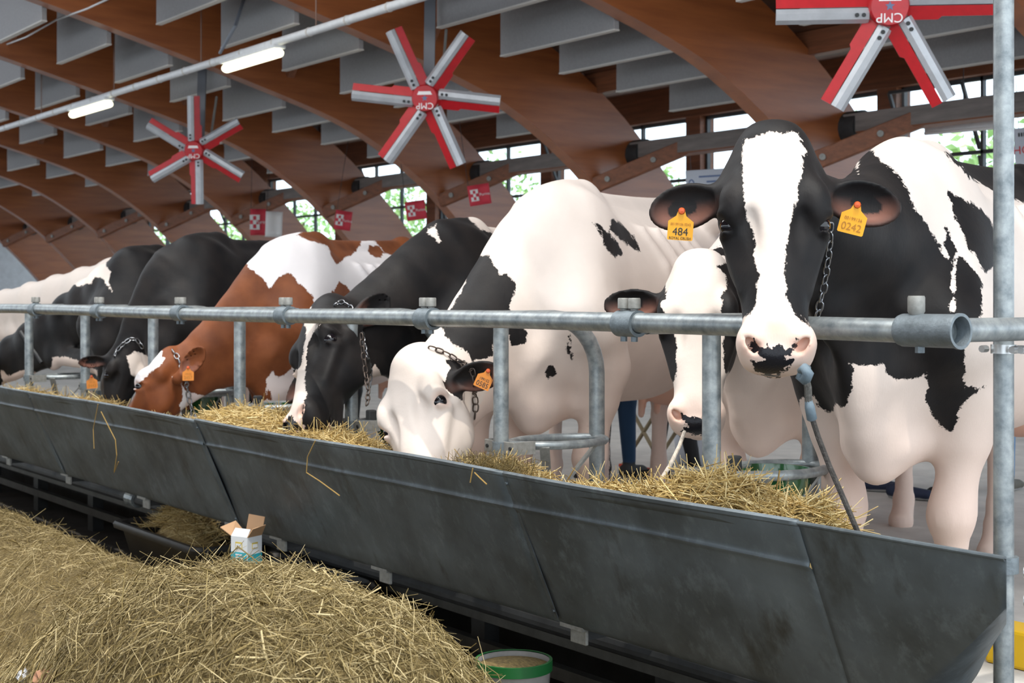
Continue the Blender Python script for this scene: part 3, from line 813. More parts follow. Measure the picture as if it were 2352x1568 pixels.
def coat_material(name, dark, dark2, white=(0.70, 0.61, 0.55)):
    m = bpy.data.materials.new(name); m.use_nodes = True; t = m.node_tree; b = t.nodes['Principled BSDF']
    N = t.nodes.new; Lk = t.links.new
    tc = N('ShaderNodeTexCoord')
    def attr(a):
        n = N('ShaderNodeAttribute'); n.attribute_name = a; return n.outputs['Fac']
    def noise(sc, det=3):
        n = N('ShaderNodeTexNoise'); n.inputs['Scale'].default_value = sc; n.inputs['Detail'].default_value = det
        Lk(tc.outputs['Object'], n.inputs['Vector']); return n.outputs['Fac']
    def mth(op, a, b_=None):
        n = N('ShaderNodeMath'); n.operation = op
        for i, v in enumerate((a, b_)):
            if v is None: continue
            if isinstance(v, (int, float)): n.inputs[i].default_value = v
            else: Lk(v, n.inputs[i])
        return n.outputs[0]
    def mapr(v, a0, a1):
        n = N('ShaderNodeMapRange'); n.inputs['From Min'].default_value = a0; n.inputs['From Max'].default_value = a1; n.clamp = True
        Lk(v, n.inputs['Value']); return n.outputs['Result']
    def mixc(f, a, b_):
        n = N('ShaderNodeMix'); n.data_type = 'RGBA'; Lk(f, n.inputs['Factor'])
        for i, v in ((6, a), (7, b_)):
            if isinstance(v, tuple): n.inputs[i].default_value = v + (1,)
            else: Lk(v, n.inputs[i])
        return n.outputs[2]
    jag = mth('ADD', mth('MULTIPLY', mth('SUBTRACT', noise(28, 2), .5), .030), mth('MULTIPLY', mth('SUBTRACT', noise(150, 2), .5), .016))
    darkf = mapr(mth('ADD', attr('coat'), jag), -.0018, .0018)
    nosef = mapr(mth('ADD', attr('nose'), mth('ADD', jag, mth('MULTIPLY', mth('SUBTRACT', noise(60, 2), .5), .03))), -.001, .001)
    wtone = mixc(mapr(noise(6, 4), .35, .7), tuple(c * .93 for c in white), white)
    dtone = mixc(mapr(noise(9, 4), .3, .7), dark, dark2)
    pinkw = mixc(attr('pink'), wtone, (0.74, 0.43, 0.32))  # skin pink, turned towards orange for warm light off the floor
    pinkd = mixc(attr('inner'), dtone, (0.20, 0.085, 0.06))
    col = mixc(darkf, pinkw, pinkd)
    col = mixc(nosef, col, (0.012, 0.012, 0.015))
    Lk(col, b.inputs['Base Color'])
    b.inputs['Specular IOR Level'].default_value = 0.17
    rg = N('ShaderNodeMapRange'); rg.inputs['To Min'].default_value = .56; rg.inputs['To Max'].default_value = .3
    Lk(nosef, rg.inputs['Value']); Lk(rg.outputs[0], b.inputs['Roughness'])
    b.inputs['Sheen Weight'].default_value = 0.03; b.inputs['Sheen Roughness'].default_value = 0.45
    # hair relief
    mp = N('ShaderNodeMapping'); mp.inputs['Scale'].default_value = (1, 1, .22); Lk(tc.outputs['Object'], mp.inputs[0])
    hn = N('ShaderNodeTexNoise'); hn.inputs['Scale'].default_value = 260; hn.inputs['Detail'].default_value = 2; Lk(mp.outputs[0], hn.inputs['Vector'])
    h = mth('ADD', mth('MULTIPLY', hn.outputs['Fac'], .25), mth('ADD', mth('MULTIPLY', noise(22, 3), 1.0), mth('MULTIPLY', nosef, mth('MULTIPLY', noise(220, 1), .5))))
    bp = N('ShaderNodeBump'); bp.inputs['Strength'].default_value = .35; bp.inputs['Distance'].default_value = .004
    Lk(h, bp.inputs['Height']); Lk(bp.outputs[0], b.inputs['Normal'])
    return m
coat_black = coat_material('coat_black_white', (0.006, 0.006, 0.007), (0.015, 0.0125, 0.012))
coat_red = coat_material('coat_red_white', (0.125, 0.036, 0.012), (0.20, 0.062, 0.021), white=(0.72, 0.68, 0.68))
eye_m = mat('eye_dark', (0.006, 0.005, 0.007), 0.08, spec=0.5)
tag_m = mat('ear_tag_yellow', (0.80, 0.36, 0.005), 0.45, noise=0.06)
tag_o = mat('ear_tag_orange', (0.62, 0.20, 0.01), 0.45, noise=0.06)
ink_m = mat('tag_ink', (0.02, 0.018, 0.015), 0.6)
ink2_m = mat('tag_print', (0.42, 0.17, 0.01), 0.6)
stud_m = mat('tag_stud', (0.60, 0.09, 0.015), 0.4)
chain_m = mat('chain_steel', (0.30, 0.31, 0.33), 0.3, 0.9, noise=0.3, nscale=80)
chain_r = mat('chain_rusty', (0.085, 0.065, 0.055), 0.45, 0.6, noise=0.4, nscale=60)

HEAD = [(-.045, .028, -.06, .060), (-.01, .052, -.10, .086), (.05, .066, -.14, .112), (.12, .072, -.175, .126), (.20, .070, -.205, .134),
        (.27, .060, -.212, .124), (.33, .052, -.185, .105), (.40, .047, -.150, .090), (.46, .046, -.128, .082), (.51, .048, -.120, .084),
        (.555, .042, -.112, .090), (.595, .018, -.098, .086), (.62, -.012, -.08, .070)]
LINK = None
def chain(parent, pts, ll, name='neck_chain', m=None, loop=False):
    """links along a path (world points) as sub-parts of one chain part"""
    root = thing(name, (0, 0, 0)); root.parent = parent; root.location = -wloc(parent)
    pts = [Vector(p) for p in pts]; d = [0]
    for i in range(1, len(pts)): d.append(d[-1] + (pts[i] - pts[i - 1]).length)
    n = max(2, int(d[-1] / (ll * .78)))
    mb = MB(); ring = []
    for k in range(14):
        a = 2 * math.pi * k / 14; cx, sx = math.cos(a), math.sin(a)
        ring.append((ll * .5 * (abs(cx) ** .7) * (1 if cx > 0 else -1) * .86, ll * .28 * (abs(sx) ** .7) * (1 if sx > 0 else -1), 0))
    mb.tube(ring, ll * .085, 6, closed=True)
    me = None
    for i in range(n):
        s = d[-1] * (i + .5) / n
        j = max(k for k in range(len(d)) if d[k] <= s); j = min(j, len(pts) - 2)
        p = pts[j].lerp(pts[j + 1], (s - d[j]) / max(d[j + 1] - d[j], 1e-6)); tdir = (pts[j + 1] - pts[j]).normalized()
        if me is None:
            o = obj('link', mb, m or chain_m, None, smooth=True); me = o.data
        else:
            o = bpy.data.objects.new('link', me); COL.objects.link(o)
        o.parent = root; o.location = p
        o.rotation_mode = 'QUATERNION'
        o.rotation_quaternion = tdir.to_track_quat('X', 'Z') @ Matrix.Rotation(math.radians(50 if i % 2 else -40), 3, 'X').to_quaternion()
    return root

def ear_tag(parent, top, Rm, size, m, lines, studm=stud_m):
    """flag-shaped tag hanging from point top; Rm columns right, up, normal"""
    r, u, n = Rm.col[0], Rm.col[1], Rm.col[2]
    w, h = size * .5, size
    pr = [(-.12, 0), (.12, 0), (.2, -.22), (.5, -.42), (.5, -1.06), (.46, -1.1), (-.46, -1.1), (-.5, -1.06), (-.5, -.42), (-.2, -.22)]
    tg = obj('ear_tag', MB().prism([Vector(top) + r * a * h * .92 + u * b * h + n * .0 for a, b in pr], n * .0022), m, parent)
    tg['label'] = 'ear tag with printed number'
    obj('tag_stud', MB().lathe([(0, .007), (h * .1, .006), (h * .13, 0), (h * .13, -.006)], Vector(top) + n * .002 - u * h * .04, n, 12), studm, tg, smooth='auto')
    for (txt, yy, sz, mm, sx) in lines:
        text_mesh(txt, sz * h, mm, 'number_print', tg, Rm, Vector(top) + u * yy * h + n * .0030, sx=sx, thick=.0003)
    return tg

def make_cow(P):
    yaw = math.radians(P['yaw']); s = P.get('s', 1.0); Wp = Vector(P['W'] + (0,))
    cy, sy = math.cos(yaw), math.sin(yaw)
    R = np.array([[cy, -sy, 0], [sy, cy, 0], [0, 0, 1]])
    toL = lambda p: (R.T @ (np.array(p, float) - np.array(Wp))) / s
    toLv = lambda v: R.T @ np.array(v, float)
    # head frame
    pl, ml = toL(P['poll']), toL(P['muz'])
    a = ml - pl; HL = np.linalg.norm(a); a /= HL; hs = HL / .69; pl = pl + a * .056 * hs
    U = toLv(P['face']); U = U - a * (U @ a); U /= np.linalg.norm(U); S = np.cross(U, a)
    hp = lambda t, u, ss: pl + (a * t + U * u + S * ss) * hs
    hv = lambda t, u, ss: a * t + U * u + S * ss
    h1, h2 = P.get('h', (.008, .018))
    # bounds
    ear_pts = [hp(.1, 0, .33), hp(.1, 0, -.33), hp(-.1, .1, 0), hp(.66, .1, 0), hp(.25, -.26, 0)]
    E = np.array(ear_pts); lo_h, hi_h = E.min(0) - .03, E.max(0) + .03
    lo = np.minimum(lo_h, [-.50, -.55, -.02]); hi = np.maximum(hi_h, [.50, 1.98, 1.70])
    ax = [axis(lo[k], hi[k], lo_h[k], hi_h[k], h1, h2) for k in range(3)]
    Fd = Field(ax)
    X_, Y_, Z_ = (1, 0, 0), (0, 1, 0), (0, 0, 1)
    # ---- trunk
    w0 = P.get('fat', .9)
    trunk = [(-.36, 1.06, .80, .13), (-.30, 1.18, .68, .19), (-.2, 1.30, .60, .235), (-.08, 1.41, .60, .255), (.06, 1.45, .62, .27), (.25, 1.43, .60, .325 * w0),
             (.5, 1.415, .57, .385 * w0), (.8, 1.415, .56, .41 * w0), (1.02, 1.425, .60, .385 * w0), (1.2, 1.45, .72, .33), (1.38, 1.47, .84, .275), (1.55, 1.46, .92, .235), (1.70, 1.42, 1.0, .18), (1.78, 1.36, 1.08, .12)]
    Fd.sweep((0, 0, 0), Y_, Z_, X_, trunk, p=2.25, k=.05, low=.10, high=.30)
    # withers, spine, hooks, pins
    Fd.seg((0, -.10, 1.36), (0, .22, 1.40), (.10, .055), (.085, .05), k=.09)
    Fd.seg((0, .2, 1.40), (0, 1.5, 1.45), (.045, .03), (.045, .03), k=.08)
    for sd in (-1, 1):
        Fd.ell((sd * .265, 1.22, 1.405), (.075, .085, .06), k=.07)
        Fd.seg((sd * .25, 1.22, 1.40), (0, 1.3, 1.45), .05, .04, k=.07)
        Fd.ell((sd * .13, 1.72, 1.33), (.055, .06, .06), k=.06)
        # shoulder blade and point of shoulder
        Fd.seg((sd * .11, .04, 1.36), (sd * .215, -.20, .93), (.10, .055), (.12, .085), up=Y_, k=.09)
        Fd.ell((sd * .20, -.255, .93), (.085, .085, .10), k=.08)
        # foreleg
        f = P.get('fore', {}).get(sd, (0, 0))
        kx, ky = f
        Fd.chain([(sd * .215, -.15, .90), (sd * .205, -.06, .74), (sd * .19 + kx * .2, -.07 + ky * .2, .62)], [(.14, .105), (.125, .085), (.09, .07)], up=Y_, k=.07)
        Fd.chain([(sd * .19 + kx * .2, -.07 + ky * .2, .62), (sd * .165 + kx * .6, -.085 + ky * .6, .44), (sd * .160 + kx * .7, -.095 + ky * .7, .39), (sd * .158 + kx * .9, -.08 + ky * .9, .30)],
                 [(.085, .068), (.058, .055), (.062, .060), (.043, .040)], up=Y_, k=.04)
        Fd.chain([(sd * .158 + kx * .9, -.08 + ky * .9, .30), (sd * .155 + kx, -.075 + ky, .17), (sd * .155 + kx, -.08 + ky, .115), (sd * .155 + kx, -.10 + ky, .06)],
                 [(.043, .040), (.040, .037), (.050, .048), (.042, .044)], up=Y_, k=.025)
        Fd.seg((sd * .155 + kx, -.105 + ky, .055), (sd * .155 + kx, -.135 + ky, .025), (.05, .05), (.06, .06), up=Y_, k=.02)
        # hind leg
        Fd.chain([(sd * .17, 1.45, 1.12), (sd * .215, 1.36, .90), (sd * .20, 1.30, .76)], [(.21, .12), (.20, .10), (.13, .075)], up=Y_, k=.08)
        Fd.chain([(sd * .20, 1.38, .82), (sd * .185, 1.50, .66), (sd * .165, 1.615, .53)], [(.13, .085), (.09, .06), (.062, .045)], up=Y_, k=.05)
        Fd.chain([(sd * .165, 1.615, .53), (sd * .16, 1.60, .42), (sd * .155, 1.575, .2), (sd * .155, 1.57, .115), (sd * .155, 1.545, .06)],
                 [(.062, .045), (.048, .038), (.042, .037), (.05, .047), (.042, .044)], up=Y_, k=.025)
        Fd.seg((sd * .155, 1.535, .055), (sd * .155, 1.505, .025), (.05, .05), (.06, .06), up=Y_, k=.02)
        # elbow and flank folds
        Fd.ell((sd * .27, 1.06, .74), (.05, .14, .12), k=.09)
    for sd in (-1, 1):
        Fd.ell((sd * .36, 1.06, 1.24), (.07, .13, .12), k=.09, cut=True)      # flank hollow
        for ry in (.36, .49, .62, .75, .88):
            w_ = float(np.interp(ry, [.25, .5, .8, 1.02], [.325, .385, .41, .385])) * w0
            Fd.chain([(sd * w_ * .66, ry, 1.31), (sd * w_ * .90, ry + .05, 1.15), (sd * w_ * .985, ry + .09, .98), (sd * w_ * .93, ry + .12, .80)], [.016, .020, .020, .014], k=.035)
        Fd.seg((sd * .10, -.02, 1.39), (sd * .235, -.215, 1.0), .022, .03, k=.05)     # shoulder blade ridge
    Fd.ell((0, 1.32, .66), (.20, .26, .16), k=.06)                       # udder
    for sx in (-.1, .1):
        for sy_ in (1.2, 1.42): Fd.seg((sx, sy_, .55), (sx * 1.1, sy_, .46), .024, .017, k=.02)
    # brisket and dewlap
    br = P.get('brisket', 1.0)
    Fd.seg((0, -.30, .80), (0, -.26, .60 - .05 * br), (.10, .10), (.075, .055), up=Y_, k=.09)
    Fd.seg((0, -.26, .60), (0, .05, .60), (.06, .09), (.06, .10), k=.07)
    # tail
    Fd.chain([(0, 1.70, 1.43), (0, 1.80, 1.40), (0, 1.85, 1.2), (0, 1.86, .9), (0, 1.85, .65)], [.045, .035, .026, .022, .02], k=.03)
    Fd.seg((0, 1.85, .65), (0, 1.86, .42), .03, .045, k=.03)
    # ---- neck: dorsal line from withers to poll, ventral from brisket to throat
    N1 = hp(P.get('nape', .085), -.095, 0); d1 = hp(-.01, -.06, 0); v1 = hp(.19, -.17, 0)
    nb = P.get('bend', (0, 0, 0))
    A0 = np.array([0, -.05, 1.17]); ctrl = (A0 + N1) / 2 + np.array([nb[0], nb[1], nb[2]])
    prev = None
    dA = np.array([0, .0, .29]); dB = (d1 - v1) / 2
    n_seg = 7
    for i in range(n_seg + 1):
        q = i / n_seg
        c = (1 - q) ** 2 * A0 + 2 * q * (1 - q) * ctrl + q * q * N1
        up = dA * (1 - q) + dB * q; hh = np.linalg.norm(up)
        hgt = .30 * (1 - q) + .108 * q * hs + P.get('neckb', 0.0) * math.sin(math.pi * q)
        wid = .185 * (1 - q) + .082 * q * hs - .012 * math.sin(math.pi * q)
        cur = (c, (hgt, wid), up / hh)
        if prev is not None: Fd.seg(prev[0], cur[0], prev[1], cur[1], up=(prev[2] + cur[2]) / 2, k=.05)
        prev = cur
    # dewlap under the neck
    th = hp(.24, -.19, 0); b0 = np.array([0, -.30, .70])
    mid = (th * .5 + b0 * .5) + np.array([0, .01, -.03 * br]); mid = mid * .6 + (.25 * A0 + .5 * ctrl + .25 * N1) * .4
    Fd.seg(th, mid, (.03, .022), (.05, .026), k=.08); Fd.seg(mid, b0, (.05, .026), (.09, .05), k=.08)
    # ---- head
    Fd.sweep(pl, a, U, S, [(t * hs, u * hs, v * hs, w * hs) for t, u, v, w in HEAD], p=2.5, k=.03, low=.38, high=.10)
    RH = [a, U, S]
    r3 = lambda *v: tuple(x * hs for x in v)
    Fd.ell(hp(-.012, -.005, 0), r3(.055, .05, .075), RH, k=.04 * hs)                    # poll
    for sd in (-1, 1):
        Fd.ell(hp(.180, .028, sd * .104), r3(.062, .038, .038), RH, k=.035 * hs)          # brow
        Fd.ell(hp(.26, -.115, sd * .070), r3(.105, .085, .046), RH, k=.04 * hs)           # cheek
        Fd.seg(hp(.25, -.02, sd * .120), hp(.40, -.02, sd * .076), .020 * hs, .014 * hs, k=.03 * hs)   # cheek ridge
        Fd.seg(hp(.20, -.055, sd * .118), hp(.13, -.08, sd * .118), .022 * hs, .026 * hs, k=.03 * hs)
        Fd.ell(hp(.27, .047, sd * .066), r3(.05, .018, .02), RH, k=.03 * hs, cut=True)   # hollow in front of the eye
        Fd.ell(hp(.235, .004, sd * .148), r3(.027, .022, .018), RH, k=.014 * hs, cut=True)    # eye opening
        Fd.ell(hp(.207, .010, sd * .134), r3(.010, .028, .014), RH, k=.014 * hs)            # upper lid
        Fd.ell(hp(.260, .004, sd * .126), r3(.008, .026, .012), RH, k=.012 * hs)            # lower lid
        Fd.seg(hp(.015, -.055, sd * .055), hp(.11, -.06, sd * .118), .046 * hs, .038 * hs, k=.04 * hs)   # temple to ear base
        # nostrils and lip sides
        Fd.ell(hp(.550, .006, sd * .062), r3(.045, .045, .036), RH, k=.03 * hs)
        nv = np.array(hv(.75, .35, -.55 * sd)); nv /= np.linalg.norm(nv); n2 = np.cross(nv, U); n2 /= np.linalg.norm(n2); n3 = np.cross(nv, n2)
        Fd.ell(hp(.567, .030, sd * .060), r3(.031, .0125, .022), [nv, n2, n3], k=.010 * hs, cut=True)
        Fd.ell(hp(.578, .034, sd * .050), r3(.012, .012, .012), RH, k=.010 * hs, cut=True)
        Fd.seg(hp(.50, -.075, sd * .082), hp(.60, -.075, sd * .055), .0055 * hs, .005 * hs, k=.012 * hs, cut=True)  # mouth line
    Fd.ell(hp(.588, -.01, 0), r3(.030, .045, .062), RH, k=.025 * hs)                     # nose pad
    Fd.seg(hp(.612, -.075, -.06), hp(.612, -.075, .06), .006 * hs, .006 * hs, k=.012 * hs, cut=True)
    Fd.ell(hp(.555, -.092, 0), r3(.055, .030, .052), RH, k=.025 * hs)                    # chin
    if P.get('mouth'):                                                                   # open mouth
        Fd.ell(hp(.585, -.085, 0), r3(.075, .018, .075), [a * .93 - U * .36, U * .93 + a * .36, S], k=.012, cut=True)
        Fd.seg(hp(.45, -.115, 0), hp(.60, -.150, 0), (.026 * hs, .05 * hs), (.022 * hs, .042 * hs), up=U, k=.03)
    # ears
    ears = P.get('ears', {})
    efr = {}
    for sd in (-1, 1):
        e = ears.get(sd, dict(d=(.25, -.05, 1.0), n=(.25, 1.0, 0)))
        if e is None: continue
        d = np.array(hv(e['d'][0], e['d'][1], e['d'][2] * sd)); d /= np.linalg.norm(d)
        nn = np.array(hv(e['n'][0], e['n'][1], e['n'][2] * sd)); nn -= d * (nn @ d); nn /= np.linalg.norm(nn); mm = np.cross(nn, d)
        el = e.get('l', .185) * hs; ew = e.get('w', .058) * hs
        rt = hp(*(e.get('r', (.115, -.06))), sd * .105)
        Fd.seg(rt, rt + d * .06 * hs, .036 * hs, .026 * hs, k=.03 * hs)
        c = rt + d * (.035 * hs + el * .5)
        Fd.ell(c, (el * .52, ew, .030 * hs), [d, mm, nn], k=.015 * hs)
        Fd.ell(c + d * .008 * hs + nn * .022 * hs, (el * .47, ew * .88, .036 * hs), [d, mm, nn], k=.008 * hs, cut=True)
        efr[sd] = (rt, d, nn, mm, el, ew, c)
    V, Q = Fd.mesh()
    # ---- attributes
    Wv = (V * s) @ R.T                                        # relative to the withers ground point
    world = Wv + np.array(Wp)
    me = bpy.data.meshes.new('cow_body')
    me.vertices.add(len(V)); me.vertices.foreach_set('co', Wv.astype(np.float32).ravel())
    me.loops.add(len(Q) * 4); me.loops.foreach_set('vertex_index', Q.astype(np.int32).ravel())
    me.polygons.add(len(Q)); me.polygons.foreach_set('loop_start', np.arange(0, len(Q) * 4, 4, dtype=np.int32))
    me.update(calc_edges=True); me.validate()
    me.polygons.foreach_set('use_smooth', [True] * len(me.polygons))
    px_, py_, dep = pix(world)
    rel = (V - pl) / hs; ht, hu, hss = rel @ a, rel @ U, rel @ S
    head = (ht > -.08) & (ht < .70) & (hu > -.235 - .12 * np.clip(ht - .2, 0, 1)) & (hu < .12) & (np.abs(hss) < .16) | ((np.abs(hss) < .42) & (np.abs(hss) >= .10) & (ht > -.10) & (ht < .30) & (hu > -.18) & (hu < .16))
    head &= ~((ht < .10) & (hu < -.10 - .0) & (np.abs(hss) < .12))
    mpp = dep / F
    coat = np.full(len(V), -.2 if not P.get('base_dark') else .2)
    hb = P.get('head_dark', P.get('base_dark'))
    coat[head] = .2 if hb else -.2
    for (reg, kind, poly) in P.get('patches', []):
        m = head if reg == 'h' else ~head if reg == 'b' else np.ones(len(V), bool)
        sd_ = poly_sd(px_[m], py_[m], poly) * mpp[m]
        coat[m] = np.maximum(coat[m], sd_) if kind else np.minimum(coat[m], -sd_)
    # ears take their own colour
    ed = P.get('ear_dark', True)
    inner = np.zeros(len(V))
    for sd in efr:
        rt, d, nn, mm, el, ew, c = efr[sd]
        rv = V - rt; al = rv @ d; rr = np.linalg.norm(rv - al[:, None] * d, axis=1)
        isear = (al > .035 * hs) & (al < el * 1.3) & (rr < ew * 1.35)
        if ed is not None: coat[isear] = np.where(ed, .05, -.05)
        fr = ((V - c) @ nn)
        edge = 1 - np.clip((np.abs((V - c) @ mm) / ew) ** 2 + (np.abs((V - c) @ d) / (el * .52)) ** 2, 0, 1)
        low_ = np.clip(.35 + ((V - c) @ a) / ew, 0, 1)
        inner[isear] = (np.clip(edge[isear] * 1.6, 0, 1) * (fr[isear] > -.010 * hs)) * low_[isear]
    nose = np.full(len(V), -.2)
    for (kind, poly) in P.get('nose', []):
        sd_ = poly_sd(px_, py_, poly) * mpp
        sd_[~(head & (ht > .45))] = -.2
        nose = np.maximum(nose, sd_) if kind else np.minimum(nose, -sd_)
    if P.get('nose_auto'):
        nz = .03 - np.sqrt(((ht - .60) / 1.0) ** 2 + ((hu + .0) / 1.3) ** 2 + ((hss) / 2.2) ** 2)
        nose = np.maximum(nose, nz * P['nose_auto'])
    pink = np.zeros(len(V))
    pink += np.where(head, np.clip((ht - .47) / .08, 0, 1) * .30, 0)
    for sd in (-1, 1):
        de = np.linalg.norm(V - hp(.235, .01, sd * .13), axis=1) / hs
        pink += np.clip(1 - de / .045, 0, 1) * .8
        dn = np.linalg.norm(V - hp(.567, .028, sd * .058), axis=1) / hs
        pink += np.clip(1 - dn / .04, 0, 1) * .8
    for (gx_, gy_, rx_, ry_, am_) in P.get('blush', []):
        pink += am_ * np.exp(-((px_ - gx_) / rx_) ** 2 - ((py_ - gy_) / ry_) ** 2) * head
    low = np.clip((.95 - V[:, 2]) / .5, 0, 1) * np.where(head, 0, 1)
    pink += low * P.get('leg_pink_bounce', .34)  # pink skin low on the body, plus painted warm bounce from below
    ud = np.clip(1 - np.linalg.norm((V - [0, 1.32, .60]) / [.26, .32, .24], axis=1), 0, 1)
    pink += np.clip(ud * 2.5, 0, 1) * .8
    for nm, arr in (('coat', coat), ('nose', nose), ('pink', np.clip(pink, 0, 1)), ('inner', inner)):
        at_ = me.attributes.new(nm, 'FLOAT', 'POINT'); at_.data.foreach_set('value', arr.astype(np.float32))
    me.materials.append(coat_red if P.get('red') else coat_black)
    root = thing('cow', tuple(Wp), P['label'], 'cow', 'cows in the stalls')
    body = bpy.data.objects.new('cow_body', me); COL.objects.link(body); body.parent = root
    toW = lambda p: Vector(R @ (np.array(p) * s)) + Wp
    toWv = lambda v: Vector(R @ np.array(v))
    for sd in (-1, 1):
        c = toW(hp(.235, .006, sd * .113)); mb = MB(); r = .0275 * hs * s
        rows = []
        for i in range(13):
            th = math.pi * i / 12
            rows.append([c + Vector((math.sin(th) * math.cos(2 * math.pi * k / 20), math.sin(th) * math.sin(2 * math.pi * k / 20), math.cos(th))) * r for k in range(21)])
        ey = obj('eye', mb.grid(rows), eye_m, root, smooth=True)
        if P.get('red') or P.get('closed'): pass
    from mathutils.bvhtree import BVHTree
    bvh = BVHTree.FromPolygons([tuple(v) for v in world], [tuple(q) for q in Q.tolist()])
    return dict(bvh=bvh, root=root, efr=efr, toW=toW, toWv=toWv, hp=hp, hv=hv, hs=hs, s=s, a=a, U=U, S=S)

# ------------------------------------------------------------------ the eight cows (coat outlines read off the photograph)
def zp(x0, y0, sc, pts): return [(x0 + a / sc, y0 + b / sc) for a, b in pts]
zA = lambda p: zp(1460, 260, 2.529, p)
zB = lambda p: zp(1350, 250, 2.347, p)
zC = lambda p: zp(1350, 800, 2.042, p)
zD = lambda p: zp(1360, 560, 2.6125, p)
zE = lambda p: zp(600, 500, 2.614, p)
zG = lambda p: zp(840, 680, 3.564, p)
zH = lambda p: zp(620, 660, 4.127, p)
zI = lambda p: zp(0, 500, 3.136, p)
zJ = lambda p: zp(160, 740, 4.704, p)
COWS = {}
COWS['near'] = make_cow(dict(neckb=-.05, bend=(0, 0, -.10), blush=[(1777, 352, 5, 36, .7), (1765, 330, 40, 40, .15), (1772, 610, 22, 80, .22), (1780, 752, 50, 22, .45)], W=(-2.82, 3.58), yaw=20, s=1.03, poll=atd(1776, 288, 3.66), muz=atd(1784, 862, 3.43), face=(.70, -.68, .25), h=(.0062, .018),
    head_dark=True, base_dark=True, label='nearest black cow with a broad white face stripe looking over the rail',
    ears={-1: dict(d=(.28, -.02, 1.0), n=(.35, 1.0, .25), l=.19, w=.062), 1: dict(d=(.22, -.02, 1.0), n=(.35, 1.0, .25), l=.19, w=.062)},
    patches=[('h', 0, zA([(625, 190), (640, 150), (700, 125), (760, 118), (850, 122), (890, 108), (940, 118), (960, 150), (975, 190), (995, 215), (970, 250), (962, 350), (945, 450), (935, 500), (912, 600), (900, 660), (885, 750), (870, 830), (862, 900), (870, 980), (880, 1060), (910, 1130), (950, 1180), (990, 1215), (1060, 1250), (1080, 1420), (1050, 1600), (930, 1650), (700, 1650), (560, 1560), (540, 1400), (560, 1250), (625, 1190), (660, 1170), (690, 1110), (710, 1020), (712, 940), (700, 860), (688, 760), (675, 690), (655, 610), (640, 520), (625, 440), (622, 350), (630, 250)])),
        ('b', 0, zB([(1365, 200), (1440, 100), (1550, 80), (1700, 80), (1850, 100), (1930, 200), (2000, 300), (2060, 370), (2203, 450), (2400, 520), (2600, 1500), (2030, 1500), (2030, 1250), (2060, 1250), (2130, 1100), (2120, 930), (2090, 880), (2030, 800), (1990, 770), (1978, 900), (1975, 1090), (1962, 1090), (1965, 900), (1985, 760), (1950, 680), (1925, 640), (1925, 720), (1960, 840), (1900, 750), (1870, 690), (1830, 620), (1760, 540), (1730, 450), (1700, 390), (1640, 330), (1580, 280), (1530, 225), (1480, 215), (1460, 250), (1458, 340), (1430, 260), (1395, 205)])),
        ('b', 1, zB([(1940, 450), (2000, 475), (2080, 510), (2150, 570), (2190, 640), (2230, 700), (2230, 800), (2150, 890), (2120, 860), (2090, 780), (2050, 740), (2010, 640), (1970, 560)])),
        ('b', 1, zB([(1930, 235), (2000, 280), (2090, 290), (2203, 330), (2300, 330), (2300, 410), (2203, 385), (2120, 360), (2040, 330), (1985, 300)])),
        ('b', 0, zC([(1000, 230), (1060, 230), (1085, 262), (1110, 290), (1140, 315), (1165, 258), (1190, 278), (1218, 258), (1240, 180), (1250, 100), (1228, 68), (1300, 85), (1385, 75), (1400, 120), (1450, 150), (1540, 135), (1590, 112), (1590, 250), (1632, 340), (1682, 375), (1712, 392), (1735, 335), (1738, 290), (1790, 228), (1818, 212), (1900, 150), (1950, 60), (2100, -40), (2300, 1300), (900, 1300)]))],
    nose=[(1, zA([(720, 1360), (760, 1350), (800, 1365), (830, 1350), (865, 1370), (880, 1400), (865, 1430), (910, 1445), (905, 1475), (870, 1480), (840, 1530), (760, 1530), (700, 1500), (672, 1440), (690, 1430), (720, 1440), (740, 1420), (718, 1400)])),
          (1, zA([(655, 1325), (690, 1318), (705, 1345), (715, 1385), (690, 1392), (665, 1345)])), (1, zA([(885, 1365), (905, 1350), (912, 1318), (932, 1318), (932, 1350), (890, 1395)]))]))
COWS['second'] = make_cow(dict(neckb=-.02, W=(-3.70, 3.95), yaw=27, s=.98, fat=.86, poll=atd(1608, 580, 4.78), muz=atd(1598, 1004, 4.52), face=(.60, -.75, .25),
    ears={-1: dict(d=(-.04, -.05, 1.0), n=(.3, 1.0, .1), l=.215, w=.058), 1: dict(d=(.3, -.1, 1.0), n=(.25, 1.0, .1))},
    patches=[('h', 1, zD([(470, 140), (435, 200), (440, 260), (447, 320), (420, 345), (410, 370), (430, 400), (508, 545), (510, 620), (500, 700), (505, 800), (490, 840), (470, 820), (400, 740), (300, 540), (300, 420), (300, 300), (330, 160), (420, 100)])),
        ('h', 1, zD([(745, 130), (800, 185), (803, 235), (788, 300), (770, 390), (790, 545), (785, 700), (800, 770), (835, 770), (900, 700), (950, 500), (900, 100)])),
        ('b', 1, zD([(690, 60), (720, 30), (770, 10), (800, 20), (810, 70), (860, 140), (745, 160), (740, 80)]))],
    nose=[(1, zD([(525, 1000), (545, 1030), (570, 1040), (620, 1030), (662, 1050), (720, 1040), (720, 1140), (620, 1150), (545, 1125), (580, 1090), (560, 1060)]))],
    label='white-faced cow behind the post, left of the nearest cow'))
pw = at(944, 806, 2.88)
